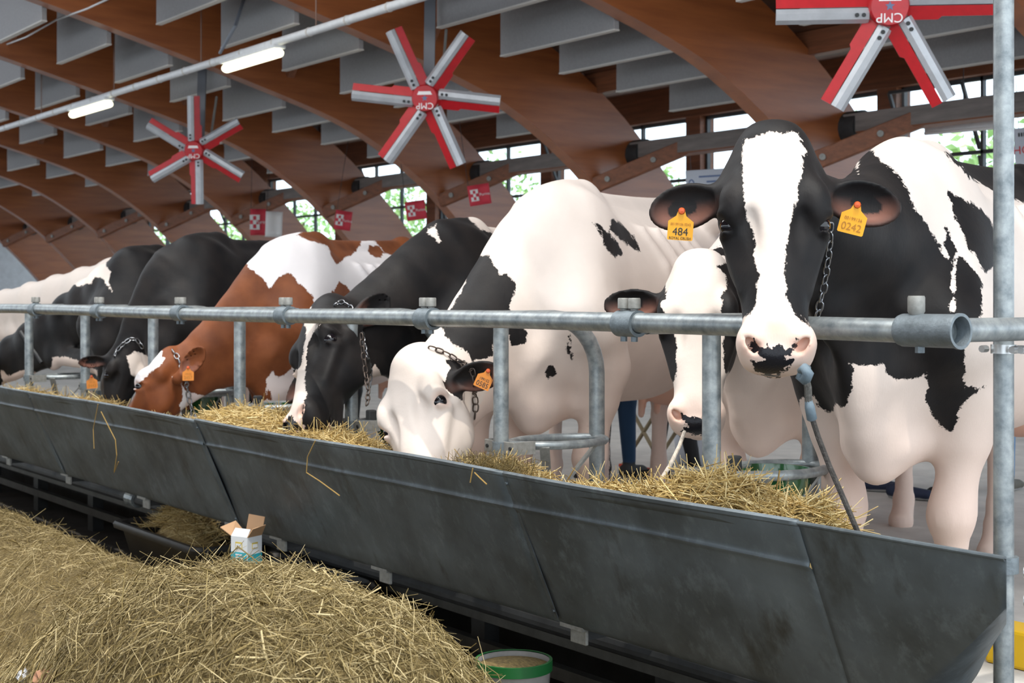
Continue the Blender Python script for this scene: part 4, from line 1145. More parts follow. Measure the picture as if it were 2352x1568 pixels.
COWS['white'] = make_cow(dict(W=(-4.63, 3.65), yaw=28, s=1.03, poll=pw, muz=pw + Vector((.43, -.22, -.56)), face=(.05, -.9, .55), neckb=-.02, h=(.0062, .018),
    ears={-1: dict(d=(-.3, -1.0, .3), n=(.3, .3, 1)), 1: dict(d=(.34, -.05, 1.0), n=(.7, .7, .3), l=.205, w=.052)},
    patches=[('a', 1, zE([(1290, 230), (1360, 225), (1400, 280), (1430, 345), (1465, 330), (1520, 380), (1530, 440), (1500, 500), (1490, 550), (1600, 690), (1580, 750), (1540, 760), (1500, 780), (1490, 700), (1400, 680), (1395, 830), (1320, 850), (1270, 860), (1230, 810), (1190, 780), (1110, 720), (1085, 670), (1140, 550), (1180, 480), (1220, 400), (1250, 300)])),
        ('b', 1, zE([(1850, 705), (1865, 720), (1870, 790), (1878, 830), (1860, 850), (1840, 810), (1838, 750)])),
        ('b', 1, zE([(1715, 890), (1740, 875), (1765, 900), (1765, 940), (1720, 965), (1708, 930)])),
        ('b', 1, zB([(25, 615), (60, 620), (110, 670), (150, 710), (180, 750), (195, 795), (165, 790), (155, 812), (120, 780), (85, 720), (65, 670)])),
        ('b', 1, zB([(125, 600), (140, 590), (200, 640), (240, 680), (265, 720), (285, 770), (240, 750), (200, 720), (150, 680), (120, 650)])),
        ('b', 1, zE([(1330, 1240), (1355, 1250), (1385, 1370), (1360, 1378), (1345, 1330)])),
        ('h', 1, zG([(655, 520), (820, 525), (870, 600), (850, 640), (800, 620), (745, 670), (700, 650), (690, 590)]))],
    label='big white cow with black neck patch eating from the trough'))
COWS['black'] = make_cow(dict(neckb=-.01, W=(-5.51, 3.70), yaw=28, s=.95, poll=at(752, 692, 3.0), muz=at(688, 1004, 2.66), face=(-.05, -.95, .3), base_dark=True, mouth=True,
    ears={-1: dict(d=(.75, .1, .8), n=(.3, 1.0, .1), l=.2), 1: dict(d=(-.8, -.6, .4), n=(.5, -.2, 1))},
    patches=[('h', 0, zH([(345, 165), (370, 165), (475, 345), (440, 400), (400, 440), (365, 520), (350, 600), (345, 720), (335, 800), (330, 900), (335, 970), (355, 1010), (330, 1060), (325, 1140), (310, 1190), (310, 1300), (330, 1340), (200, 1400), (60, 1300), (60, 1230), (150, 960), (190, 800), (250, 780), (290, 760), (305, 720), (320, 600), (340, 450), (330, 300)])),
        ('b', 0, zH([(960, 690), (1000, 740), (1040, 790), (1073, 850), (1200, 900), (1150, 1000), (960, 960), (880, 1000), (800, 1000), (880, 880), (940, 790)])),
        ('b', 0, zE([(1000, 70), (1050, 40), (1062, 100), (1080, 145), (1070, 155), (1030, 110), (1005, 90)])),
        ('b', 0, zE([(1235, -10), (1420, -40), (1420, 100), (1320, 70), (1290, 45)])), ('b', 0, [(840, 940), (1400, 930), (1400, 1300), (840, 1300)])],
    nose=[(1, zH([(90, 1290), (150, 1275), (180, 1230), (200, 1210), (220, 1230), (230, 1260), (260, 1270), (270, 1310), (310, 1320), (320, 1345), (200, 1380), (90, 1320)]))],
    label='black cow with white nose licking the straw'))
COWS['brown'] = make_cow(dict(neckb=-.035, W=(-6.97, 3.65), yaw=30, s=.94, poll=at(402, 804, 2.98), muz=at(256, 1040, 2.66), face=(-.8, -.5, .5), red=True, head_dark=True, h=(.0075, .018),
    ears={-1: dict(d=(.3, -.3, 1.0), n=(.3, 1.0, .1)), 1: dict(d=(-.95, -.28, .25), n=(.25, -.3, 1), l=.20, w=.058, r=(.09, -.175))},
    patches=[('b', 1, [(330, 830), (420, 690), (450, 640), (500, 590), (561, 604), (590, 628), (612, 650), (620, 666), (627, 650), (640, 637), (654, 626), (667, 628), (680, 645), (700, 660), (719, 684), (724, 703), (725, 780), (700, 800), (668, 850), (640, 868), (625, 850), (612, 870), (610, 918), (600, 920), (560, 920), (540, 912), (480, 912), (458, 910), (440, 905), (425, 896), (412, 880)]),
        ('b', 1, [(612, 892), (622, 895), (626, 918), (616, 922)]),
        ('b', 1, zE([(215, 105), (350, 20), (480, 0), (600, 0), (610, 110), (595, 160), (570, 200), (530, 230), (500, 240), (455, 285), (435, 260), (415, 210), (400, 165), (360, 155), (300, 140), (230, 110)])),
        ('b', 1, zE([(630, 65), (700, 0), (880, 0), (960, 85), (900, 150), (870, 200), (830, 240), (790, 225), (740, 210), (720, 180), (690, 150), (660, 120), (645, 90)])),
        ('b', 1, zE([(640, 170), (700, 165), (730, 195), (725, 235), (690, 240), (650, 220)])),
        ('b', 1, zE([(465, 375), (500, 400), (540, 440), (550, 470), (420, 520), (410, 480), (440, 430)])),
        ('h', 0, zJ([(900, 305), (975, 270), (1010, 320), (1000, 370), (1020, 390), (1010, 430), (960, 480), (920, 500), (860, 560), (800, 620), (750, 660), (700, 740), (560, 895), (400, 1100), (250, 950), (600, 600), (800, 440), (840, 350), (860, 290)])),
        ('a', 0, zJ([(1200, 620), (1215, 720), (1230, 800), (1185, 890), (1195, 960), (1170, 1060), (1300, 1100), (1450, 1040), (1600, 960), (1760, 830), (1640, 800), (1500, 800), (1420, 780), (1330, 770), (1290, 760), (1250, 730), (1215, 660)]))],
    label='brown and white cow with its head in the trough'))
COWS['dark'] = make_cow(dict(W=(-7.95, 3.5), yaw=28, s=.96, poll=at(304, 784, 3.1), muz=at(250, 990, 2.95), face=(1, .0, .3), h=(.009, .02), base_dark=True,
    ears={-1: dict(d=(.35, -.15, 1.0), n=(.3, 1.0, .1), l=.20, w=.05), 1: dict(d=(.3, -.3, 1.0), n=(.3, 1.0, .1))},
    patches=[('h', 0, zJ([(610, 365), (680, 325), (740, 315), (800, 345), (900, 375), (900, 440), (780, 520), (700, 600), (660, 560), (640, 480), (625, 410)])),
        ('b', 0, zJ([(440, 330), (475, 360), (470, 400), (440, 430), (400, 440), (410, 390)]))],
    label='all black cow with white forehead star behind the brown cow'))
COWS['pied'] = make_cow(dict(W=(-9.0, 3.55), yaw=28, s=.93, poll=at(-20, 790, 3.0), muz=at(-110, 950, 2.75), face=(-.3, -.9, .4), h=(.012, .02), base_dark=True,
    patches=[('b', 0, zI([(270, 400), (330, 330), (430, 250), (550, 200), (680, 190), (790, 190), (750, 280), (770, 350), (795, 390), (780, 450), (815, 540), (790, 510), (750, 450), (720, 430), (680, 420), (660, 470), (600, 480), (570, 500), (520, 470), (470, 470), (420, 480), (380, 495), (340, 450), (290, 430)])),
        ('b', 0, zI([(375, 1000), (470, 1000), (570, 1030), (700, 1100), (700, 1400), (0, 1400), (0, 1080), (20, 1100), (60, 1140), (200, 1080), (250, 1110), (330, 1120), (370, 1080)]))],
    label='black cow with white back patch at the left edge'))
COWS['pale'] = make_cow(dict(W=(-10.3, 3.9), yaw=28, s=.90, poll=at(-150, 700, 3.2), muz=at(-230, 840, 2.9), face=(-.3, -.9, .4), h=(.014, .024),
    label='pale cow at the far left edge, only its back in sight'))

# ================================================================== straw and hay
def straw_material(name, c0, c1, c2):
    m = bpy.data.materials.new(name); m.use_nodes = True; t = m.node_tree; b = t.nodes['Principled BSDF']
    a = t.nodes.new('ShaderNodeAttribute'); a.attribute_name = 'tone'
    r = t.nodes.new('ShaderNodeValToRGB'); e = r.color_ramp.elements
    e[0].color = c0 + (1,); e[1].color = c2 + (1,); n = e.new(.5); n.color = c1 + (1,)
    t.links.new(a.outputs['Fac'], r.inputs[0]); t.links.new(r.outputs[0], b.inputs['Base Color'])
    b.inputs['Roughness'].default_value = .55; b.inputs['Specular IOR Level'].default_value = .35
    return m
straw_m = straw_material('straw', (.30, .19, .055), (.56, .40, .15), (.80, .66, .36))
hay_m = straw_material('hay', (.085, .058, .018), (.27, .20, .075), (.66, .54, .30))
def straws(name, P, D, L, Wd, m, parent=None, bend=.25, seed=1, tone=None):
    """one mesh of many bent straws: each a three-sided stalk in two joints"""
    rnd = np.random.RandomState(seed); n = len(P)
    D = D / np.linalg.norm(D, axis=1)[:, None]
    U = np.cross(D, rnd.normal(size=(n, 3))); U /= np.linalg.norm(U, axis=1)[:, None]; V = np.cross(D, U)
    bd = (U * (rnd.rand(n, 1) - .5) * 2) * bend
    p0 = P - D * L[:, None] / 2; p1 = P + bd * L[:, None] * .25; p2 = P + D * L[:, None] / 2
    vs = np.zeros((n, 3, 3, 3))
    for j, (pp, w) in enumerate(((p0, .8), (p1, 1.0), (p2, .5))):
        for k in range(3):
            a = 2 * math.pi * k / 3
            vs[:, j, k] = pp + (U * math.cos(a) + V * math.sin(a) * .45) * (Wd * w)[:, None]
    vs = vs.reshape(-1, 3)
    base = (np.arange(n) * 9)[:, None]
    q = []
    for j in (0, 1):
        for k in range(3):
            l = (k + 1) % 3; q.append([j * 3 + k, j * 3 + l, (j + 1) * 3 + l, (j + 1) * 3 + k])
    Q = (base[:, None, :] + np.array(q)[None]).reshape(-1, 4)
    org = wloc(parent) if parent else Vector((0, 0, 0))
    me = bpy.data.meshes.new(name)
    me.vertices.add(len(vs)); me.vertices.foreach_set('co', (vs - np.array(org)).astype(np.float32).ravel())
    me.loops.add(Q.size); me.loops.foreach_set('vertex_index', Q.astype(np.int32).ravel())
    me.polygons.add(len(Q)); me.polygons.foreach_set('loop_start', np.arange(0, Q.size, 4, dtype=np.int32))
    me.update(calc_edges=True)
    tn = np.repeat(rnd.rand(n) if tone is None else tone, 9)
    a = me.attributes.new('tone', 'FLOAT', 'POINT'); a.data.foreach_set('value', tn.astype(np.float32))
    me.materials.append(m)
    o = bpy.data.objects.new(name, me); COL.objects.link(o)
    if parent: o.parent = parent
    o['kind'] = 'stuff'
    return o
RN = np.random.RandomState(5)
# ---- fodder lying in the trough
BEDX = [(-60, .42), (60, .50), (120, .46), (200, .50), (320, .44), (440, .47), (520, .555), (600, .57), (680, .545), (760, .52), (830, .50), (900, .44), (1060, .46), (1110, .505), (1170, .50), (1240, .46), (1320, .475), (1400, .49), (1480, .50), (1560, .53), (1620, .575), (1690, .555), (1740, .50), (1800, .525), (1850, .535), (1880, .47), (1930, .38), (2300, .30)]
bx = [at(p, 0, 2.72).x for p, z in BEDX]; bz = [z for p, z in BEDX]
bed = lambda x: np.interp(x, bx, bz)
rows = []
for y in (2.53, 2.58, 2.66, 2.74, 2.83, 2.92):
    row = []
    for x in np.linspace(-13, -2.33, 170):
        z = float(bed(x)) - .02 - .10 * abs((y - 2.74) / .2) ** 2
        row.append((x, max(y, 2.5 + .2 * (.527 - z) / .455 + .02), z))
    rows.append(row)
trs = thing('trough_fodder', (-5, 2.72, .3), 'golden straw fodder lying in the feed trough', 'straw', kind='stuff')
bo = obj('straw_bed', MB().grid(rows), mat('straw_bed_m', (.22, .15, .055), .9, nscale=70, col2=(.52, .38, .16), stretch=(1, 3, 3), bump=.5, bscale=120), trs, smooth=True); bo['kind'] = 'stuff'
n = 10500
pxs = RN.uniform(-60, 1890, n); wgt = np.interp(pxs, [p for p, z in BEDX], [max(.05, (z - .42) * 9) for p, z in BEDX])
pxs = pxs[RN.rand(n) < wgt + .1]; n = len(pxs)
ys = np.clip(RN.normal(2.73, .085, n), 2.54, 2.92)
X = np.array([at(p, 0, 2.72).x for p in pxs])
Z = bed(X) - .02 - .10 * np.abs((ys - 2.74) / .2) ** 2 + RN.rand(n) * .025
ys = np.maximum(ys, 2.585)
keep = Z > .43
X, ys, Z = X[keep], ys[keep], Z[keep]; n = len(X)
D = RN.normal(size=(n, 3)) * [1, 1, .38]
st_ = RN.rand(n) < .05; D[st_] *= [.6, .6, 4]
sz = np.clip((6.0 / (-X * SA + 2.7 * CA)), .6, 1.6)
LS = RN.uniform(.06, .19, n); Dn = np.abs(D[:, 1]) / np.linalg.norm(D, axis=1)
ys = np.where(Z < .545, np.maximum(ys, 2.545 + .5 * LS * Dn + .2 * np.clip(.527 - Z, 0, 1) / .455), ys)
straws('loose_straw', np.stack([X, ys, Z], 1), D, LS, RN.uniform(.0014, .0036, n), straw_m, trs, bend=.5, seed=2)
# dark tangle near the white cow
n = 500; pxs = RN.uniform(1070, 1200, n); X = np.array([at(p, 0, 2.62).x for p in pxs])
straws('dark_tangle', np.stack([X, RN.uniform(2.55, 2.7, n), .50 + RN.rand(n) * .04], 1), RN.normal(size=(n, 3)), RN.uniform(.04, .1, n), np.full(n, .0011), hay_m, trs, bend=.9, seed=8, tone=RN.rand(n) * .35)
# wisps hanging over the rim
def wisp(pts):
    obj('hanging_wisp', MB().tube([at(a, b, 2.47) for a, b in pts], .0022, 5), straw_m, trs)
for w in ([(724, 1012), (706, 1050), (704, 1085), (735, 1105), (780, 1138)], [(225, 928), (214, 985), (216, 1030)], [(232, 945), (265, 1010), (268, 1045), (262, 1085), (272, 1060)], [(1086, 1075), (1080, 1108)], [(1090, 1085), (1100, 1095), (1118, 1112)]): wisp(w)
# ---- hay heap in the alley
HP = (0.800, -2.907, 1.476, 1.223, 0.745, 0.542, 3.297, 0.378, 2.044)
def hay_h(X, Y):
    A, Xc, Yc, rl, rr, ry, pw_, wa, wy = HP
    w = wa * np.exp(-np.abs((Y - wy) / .42) ** 3) / (1 + np.exp((X + 3.6) / .15))
    m = A * np.exp(-(np.abs((X - Xc) / np.where(X > Xc, rr, rl)) ** pw_ + np.abs((Y - Yc) / ry) ** pw_))
    return FZ + np.maximum(w, m) + .15 * np.minimum(w, m) + .012 * np.sin(X * 17 + Y * 9) * np.sin(Y * 23 - X * 5) * (np.maximum(w, m) > .05)
def hay_hit(px_, py_):
    best = None
    for Y in np.arange(.6, 2.6, .01):
        p = at(px_, py_, Y)
        if p.z <= float(hay_h(np.array(p.x), np.array(p.y))) + .005: return p
    return at(px_, py_, 1.6)
heap = thing('hay_heap', (-3.0, 1.5, FZ), 'loose heap of hay on the alley floor in front of the trough', 'hay', kind='stuff')
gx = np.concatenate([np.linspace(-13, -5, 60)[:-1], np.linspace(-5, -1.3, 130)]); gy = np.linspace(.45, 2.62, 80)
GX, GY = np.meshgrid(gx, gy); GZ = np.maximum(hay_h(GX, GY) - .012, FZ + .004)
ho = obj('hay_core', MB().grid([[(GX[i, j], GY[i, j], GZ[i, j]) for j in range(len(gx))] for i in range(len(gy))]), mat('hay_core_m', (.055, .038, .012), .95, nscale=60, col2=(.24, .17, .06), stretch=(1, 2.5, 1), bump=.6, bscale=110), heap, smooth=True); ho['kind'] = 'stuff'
n = 84000
r = RN.rand(n); X = np.where(r < .64, RN.uniform(-4.6, -1.9, n), RN.uniform(-10.5, -3.4, n)); Y = np.where(r < .64, RN.uniform(.75, 2.25, n), RN.uniform(1.6, 2.5, n))
Z = hay_h(X, Y); ok = Z > FZ + .05; X, Y, Z = X[ok], Y[ok], Z[ok]; n = len(X)
e = .02; gxn = (hay_h(X + e, Y) - hay_h(X - e, Y)) / (2 * e); gyn = (hay_h(X, Y + e) - hay_h(X, Y - e)) / (2 * e)
nx = np.clip(gxn, -2.5, 2.5); ny = np.clip(gyn, -2.5, 2.5)
th = RN.uniform(0, 2 * math.pi, n)
D = np.stack([np.cos(th), np.sin(th), nx * np.cos(th) + ny * np.sin(th) + RN.normal(0, .38, n)], 1)
up = RN.rand(n) < .03; D[up, 2] += RN.uniform(.5, 2.0, up.sum())
Nn = np.stack([-nx, -ny, np.ones(n)], 1); Nn /= np.linalg.norm(Nn, axis=1)[:, None]
P = np.stack([X, Y, Z], 1) + Nn * (RN.rand(n, 1) * .034 - .008)
patch = .5 + .5 * np.sin(X * 3.1 + 1.0) * np.sin(Y * 4.3 + X)
straws('loose_hay', P, D, np.where(RN.rand(n) < .08, RN.uniform(.14, .24, n), RN.uniform(.03, .11, n)), np.where(RN.rand(n) < .1, RN.uniform(.002, .0038, n), RN.uniform(.0007, .0018, n)), hay_m, heap, bend=.6, seed=3, tone=np.clip(RN.rand(n) ** 1.4 * .8 + .2 * patch, 0, 1))
# ---- things lying about
tub_m = mat('black_tub', (.016, .0155, .015), .5, noise=.5, nscale=12, bump=.05)
def tub(x0, x1, y0, y1, ztop, label):
    r = thing('feed_tub', ((x0 + x1) / 2, (y0 + y1) / 2, FZ), label, 'tub', 'black feed tubs')
    rows = []
    def ring(i, z, rr=.06):
        pts = []
        for cx, cy, a0 in ((x1 - i - rr, y1 - i - rr, 0), (x0 + i + rr, y1 - i - rr, 90), (x0 + i + rr, y0 + i + rr, 180), (x1 - i - rr, y0 + i + rr, 270)):
            for k in range(5):
                a = math.radians(a0 + 22.5 * k); pts.append((cx + rr * math.cos(a), cy + rr * math.sin(a), z))
        return pts + pts[:1]
    rows = [ring(.10, FZ + .005), ring(.035, ztop - .03), ring(.03, ztop - .03)]
    obj('tub_wall', MB().grid(rows), tub_m, r, smooth='auto', solid=.008)
    obj('tub_rim', MB().grid([ring(.03, ztop - .035), ring(0, ztop - .035), ring(-.004, ztop - .015), ring(.004, ztop), ring(.03, ztop - .002), ring(.04, ztop - .02)]), tub_m, r, smooth='auto')
    obj('tub_bottom', MB().box(((x0 + x1) / 2, (y0 + y1) / 2, FZ + .01), (x1 - x0 - .2, y1 - y0 - .2, .01)), tub_m, r)
    return r
tub(-7.28, -6.2, 2.72, 3.10, -.115, 'black plastic tub full of hay under the trough')
tub(-6.02, -5.1, 2.70, 3.08, -.13, 'black plastic tub half buried behind the hay, beside the milk carton')
n = 1500; X = RN.normal(-6.78, .15, n).clip(-7.1, -6.4); Y = RN.normal(2.92, .06, n).clip(2.8, 3.03)
straws('tub_hay', np.stack([X, Y, -.14 + .16 * np.exp(-((X + 6.75) / .2) ** 2 - ((Y - 2.9) / .1) ** 2) + RN.rand(n) * .015], 1), RN.normal(size=(n, 3)) * [1, 1, .4], RN.uniform(.05, .16, n), RN.uniform(.0012, .0024, n), straw_m, None, seed=9)
th_ = bpy.data.objects['tub_hay']; tag(th_, 'small pile of yellow hay in the black tub', 'hay')
hb = obj('hay_bed', MB().grid([[(x, y, -.20 + .19 * math.exp(-((x + 6.75) / .2) ** 2 - ((y - 2.9) / .1) ** 2)) for x in np.linspace(-7.18, -6.3, 24)] for y in np.linspace(2.79, 3.04, 12)]), MATS['straw_bed_m'], None, smooth=True)
hb.parent = th_; hb['kind'] = 'stuff'
# milk-replacer carton, open at the top
cw = mat('carton_white', (.62, .64, .66), .5); cb = mat('carton_kraft', (.40, .24, .13), .8); ct = mat('carton_teal', (.02, .33, .40), .5)
c0 = at(566, 1292, 2.52); cz = c0.z - .055; Wc = .085; Hc = .165
rot = Matrix.Rotation(math.radians(22), 3, 'Z')
ctn = thing('carton', (c0.x, c0.y, cz), 'open white and teal cardboard carton standing behind the hay', 'carton')
cl = lambda x, y, z: Vector((c0.x, c0.y, cz)) + rot @ Vector((x, y, z))
def cbox(name, c, s, m, par=ctn): return obj(name, MB().box(cl(*c), s, rot), m, par)
for nm, c, s in (('carton_wall', (0, -Wc / 2, Hc / 2), (Wc, .003, Hc)), ('carton_wall', (Wc / 2, 0, Hc / 2), (.003, Wc, Hc)), ('carton_wall', (0, Wc / 2, Hc / 2), (Wc, .003, Hc)), ('carton_wall', (-Wc / 2, 0, Hc / 2), (.003, Wc, Hc))): cbox(nm, c, s, cw)
cbox('teal_print', (0, -Wc / 2 - .0022, .06), (Wc * .98, .001, .088), ct); cbox('teal_print', (Wc / 2 + .0022, 0, .055), (.001, Wc * .98, .08), ct)
cbox('emblem', (0, -Wc / 2 - .0025, Hc * .80), (.036, .001, .026), mat('emblem_gold', (.55, .42, .08), .5)); cbox('emblem_field', (0, -Wc / 2 - .0032, Hc * .79), (.03, .001, .016), cw)
cbox('emblem', (Wc / 2 + .0025, 0, Hc * .78), (.001, .034, .024), MATS['emblem_gold']); cbox('emblem_field', (Wc / 2 + .0032, 0, Hc * .77), (.001, .028, .015), cw)
for k, zz in enumerate((.094, .082)): cbox('print_line', (.0, -Wc / 2 - .0032, zz), (.034, .001, .006), cw)
f = MB(); a, b, c_, d_ = cl(-Wc / 2, -Wc / 2, Hc), cl(Wc / 2, -Wc / 2, Hc), cl(Wc / 2, Wc / 2, Hc), cl(-Wc / 2, Wc / 2, Hc)
obj('flap', MB().add([a, b, b + rot @ Vector((.0, .02, .03)), a + rot @ Vector((.005, .02, .03))], [(0, 1, 2, 3)]), cw, ctn, solid=.003)
obj('flap', MB().add([a, d_, d_ + rot @ Vector((-.055, 0, .045)), a + rot @ Vector((-.06, 0, .03))], [(0, 1, 2, 3)]), cb, ctn, solid=.003)
obj('flap', MB().add([d_, c_, c_ + rot @ Vector((0, .02, .07)), d_ + rot @ Vector((0, .02, .075))], [(0, 1, 2, 3)]), cb, ctn, solid=.003)
obj('flap', MB().add([c_, b, b + rot @ Vector((.02, .01, .035)), c_ + rot @ Vector((.03, -.01, .045))], [(0, 1, 2, 3)]), cb, ctn, solid=.003)
# bucket with green rim
p = at(1180, 1515, 2.62); bk = thing('bucket', (p.x, p.y, FZ), 'pale bucket with a green rim at the foot of the trough', 'bucket')
zt = p.z
obj('bucket_wall', MB().lathe([(.085, FZ - zt), (.115, -.02), (.115, 0)], (p.x, p.y, zt), seg=30), mat('bucket_pale', (.22, .21, .20), .6, noise=.2), bk, smooth='auto', solid=.004)
obj('bucket_rim', MB().lathe([(.112, .004), (.121, .004), (.121, -.028), (.114, -.028)], (p.x, p.y, zt), seg=30), mat('bucket_green', (.004, .10, .02), .5), bk, smooth='auto')
obj('bucket_fill', MB().lathe([(0, .0), (.11, -.015)], (p.x, p.y, zt), seg=24), MATS['hay_core_m'], bk)
# crumpled paper at the lower left
for (a, b, m_, lab, sc) in ((58, 1552, mat('tissue', (.66, .68, .72), .7), 'crumpled white tissue on the hay, lower left corner', .022), (108, 1560, mat('brown_paper', (.32, .16, .09), .8), 'crumpled brown and white paper on the hay beside the tissue', .03)):
    p = hay_hit(a, b); rr = random.Random(int(a)); rows = []
    for i in range(9):
        t = math.pi * i / 8
        rows.append([p + Vector((math.sin(t) * math.cos(2 * math.pi * k / 12), math.sin(t) * math.sin(2 * math.pi * k / 12), math.cos(t) * .8)) * sc * rr.uniform(.75, 1.2) for k in range(12)])
    for rw in rows: rw.append(rw[0])
    tag(obj('crumpled_paper', MB().grid(rows), m_, loc=p), lab, 'paper')

# ================================================================== harness on the cows
def hit(cow, x, y, off=.012):
    o = Vector((0, 0, HC)); d = (atd(x, y, 5.0) - o).normalized()
    h = COWS[cow]['bvh'].ray_cast(o, d)
    if h[0] is None: return None
    return h[0] - d * off
def path(cow, pts, fb, off=.012):
    out = []; last = None
    for (x, y) in pts:
        p = hit(cow, x, y, off)
        if p is None or (last is not None and abs((-p.x * SA + p.y * CA) - last) > .25): p = atd(x, y, last or fb)
        last = -p.x * SA + p.y * CA; out.append(p)
    return out
chain(COWS['near']['root'], path('near', [(1907, 512), (1906, 560), (1900, 610), (1892, 660), (1882, 705), (1874, 750), (1866, 790)], 3.75), .034)
chain(COWS['white']['root'], path('white', [(985, 797), (1010, 805), (1040, 820), (1062, 835), (1085, 850), (1092, 880), (1090, 905), (1093, 930), (1090, 962)], 5.2), .036, m=chain_r)
chain(COWS['black']['root'], path('black', [(768, 700), (785, 693), (803, 703), (822, 730), (832, 770), (842, 820), (852, 850), (848, 890)], 5.9), .034)
chain(COWS['black']['root'], [atd(830, 765, 5.7), atd(834, 810, 5.7), atd(840, 856, 5.7), atd(846, 900, 5.65), atd(843, 930, 5.6)], .034, m=chain_r)
chain(COWS['brown']['root'], path('brown', [(396, 803), (406, 818), (414, 835), (424, 862), (430, 890), (434, 915), (440, 938), (446, 955)], 7.2), .040)
chain(COWS['dark']['root'], path('dark', [(262, 818), (270, 803), (283, 790), (300, 778), (314, 780), (322, 790), (328, 800)], 8.2), .040)
sp = [q for q in (hit('pied', a, b, .0) for a, b in [(10, 712), (22, 728), (35, 745), (48, 762), (60, 780), (72, 798), (85, 815), (96, 833), (105, 850), (114, 865)]) if q is not None]
if len(sp) > 3: obj('neck_shade_band', MB().tube(sp, .016, 8), black_m, COWS['pied']['root'], smooth='auto')  # dark tube standing for the shadow band across the neck
def facing(P, roll=0, pitch=0):
    n = (Vector((0, 0, HC)) - P).normalized(); r = Vector((0, 0, 1)).cross(n).normalized(); u = n.cross(r)
    M = Matrix((r, u, n)).transposed()
    return M @ Matrix.Rotation(math.radians(roll), 3, 'Z') @ Matrix.Rotation(math.radians(pitch), 3, 'X')
def put_tag(cow, x, y, roll, size, m, lines, fb, off=.034):
    p = hit(cow, x, y, off) or atd(x, y, fb)
    ear_tag(COWS[cow]['root'], p, facing(p, roll), size, m, lines)
put_tag('near', 1566, 482, -4, .071, tag_m, [('484', -.80, .40, ink_m, .95), ('00199156 0242', -.52, .13, ink2_m, .9), ('ROYAL CRUSH', -1.03, .14, ink_m, .85)], 3.7)
put_tag('near', 1970, 468, -15, .071, tag_m, [('0242', -.86, .38, ink2_m, .95), ('00199136', -.56, .16, ink2_m, 1.0)], 3.7)
put_tag('white', 1122, 850, -24, .064, tag_o, [('0585', -.88, .40, ink_m, .9), ('199152', -.58, .22, ink_m, .9)], 5.1)
put_tag('brown', 432, 843, 0, .062, tag_o, [('2457', -.86, .36, ink2_m, .95), ('199152', -.56, .2, ink2_m, .9)], 7.1)
put_tag('dark', 210, 863, 4, .066, tag_o, [('9443', -.86, .36, ink2_m, .95), ('199158', -.56, .2, ink2_m, .9)], 8.2)
# tongue of the black cow
cB = COWS['black']; tw = cB['toW']; hp_ = cB['hp']
obj('tongue', MB().tube([tw(hp_(.52, -.08, .02)), tw(hp_(.60, -.085, .04)), tw(hp_(.68, -.10, .045)), tw(hp_(.735, -.115, .045))], [.020, .024, .023, .010], 10), mat('tongue_pink', (.55, .24, .20), .35), cB['root'], smooth=True)
# ropes
hr = thing('halter_rope', atd(1850, 860, 3.42), 'dark halter rope with a pale blue knot below the nearest muzzle', 'rope')
cloth_b = mat('rope_cloth', (.13, .175, .21), .8, noise=.15, nscale=40, bump=.2)
obj('rope_knot', MB().tube([atd(1838, 852, 3.40), atd(1848, 845, 3.38), atd(1856, 858, 3.37), atd(1850, 872, 3.39), atd(1838, 866, 3.41), atd(1846, 850, 3.39), atd(1856, 845, 3.42)], [.008, .012, .014, .014, .012, .012, .008], 10), cloth_b, hr, smooth=True)
obj('rope_end', MB().tube([atd(1852, 874, 3.39), atd(1856, 890, 3.39), atd(1857, 922, 3.40)], .009, 8), mat('rope_grey', (.10, .095, .085), .9, noise=.4, nscale=120), hr)
obj('rope_sleeve', MB().tube([atd(1857, 920, 3.40), atd(1860, 935, 3.40), atd(1865, 962, 3.41), atd(1866, 967, 3.41)], [.009, .012, .0125, .006], 10), cloth_b, hr, smooth=True)
obj('rope_cord', MB().tube([atd(1866, 962, 3.41), atd(1880, 1005, 3.41), atd(1905, 1070, 3.40), atd(1940, 1150, 3.38), atd(1976, 1235, 3.36)], .0066, 8), mat('rope_dark', (.045, .04, .036), .9, noise=.5, nscale=90, bump=.4, bscale=200), hr)
hr2 = thing('halter_rope', atd(1570, 1000, 4.3), 'pale striped rope hanging from the white-faced muzzle', 'rope')
obj('rope_cord', MB().tube([atd(1572, 992, 4.42), atd(1560, 1025, 4.30), atd(1538, 1070, 4.20), atd(1503, 1125, 4.12)], .0062, 8), mat('rope_pale', (.50, .44, .37), .85, noise=.35, nscale=45), hr2)

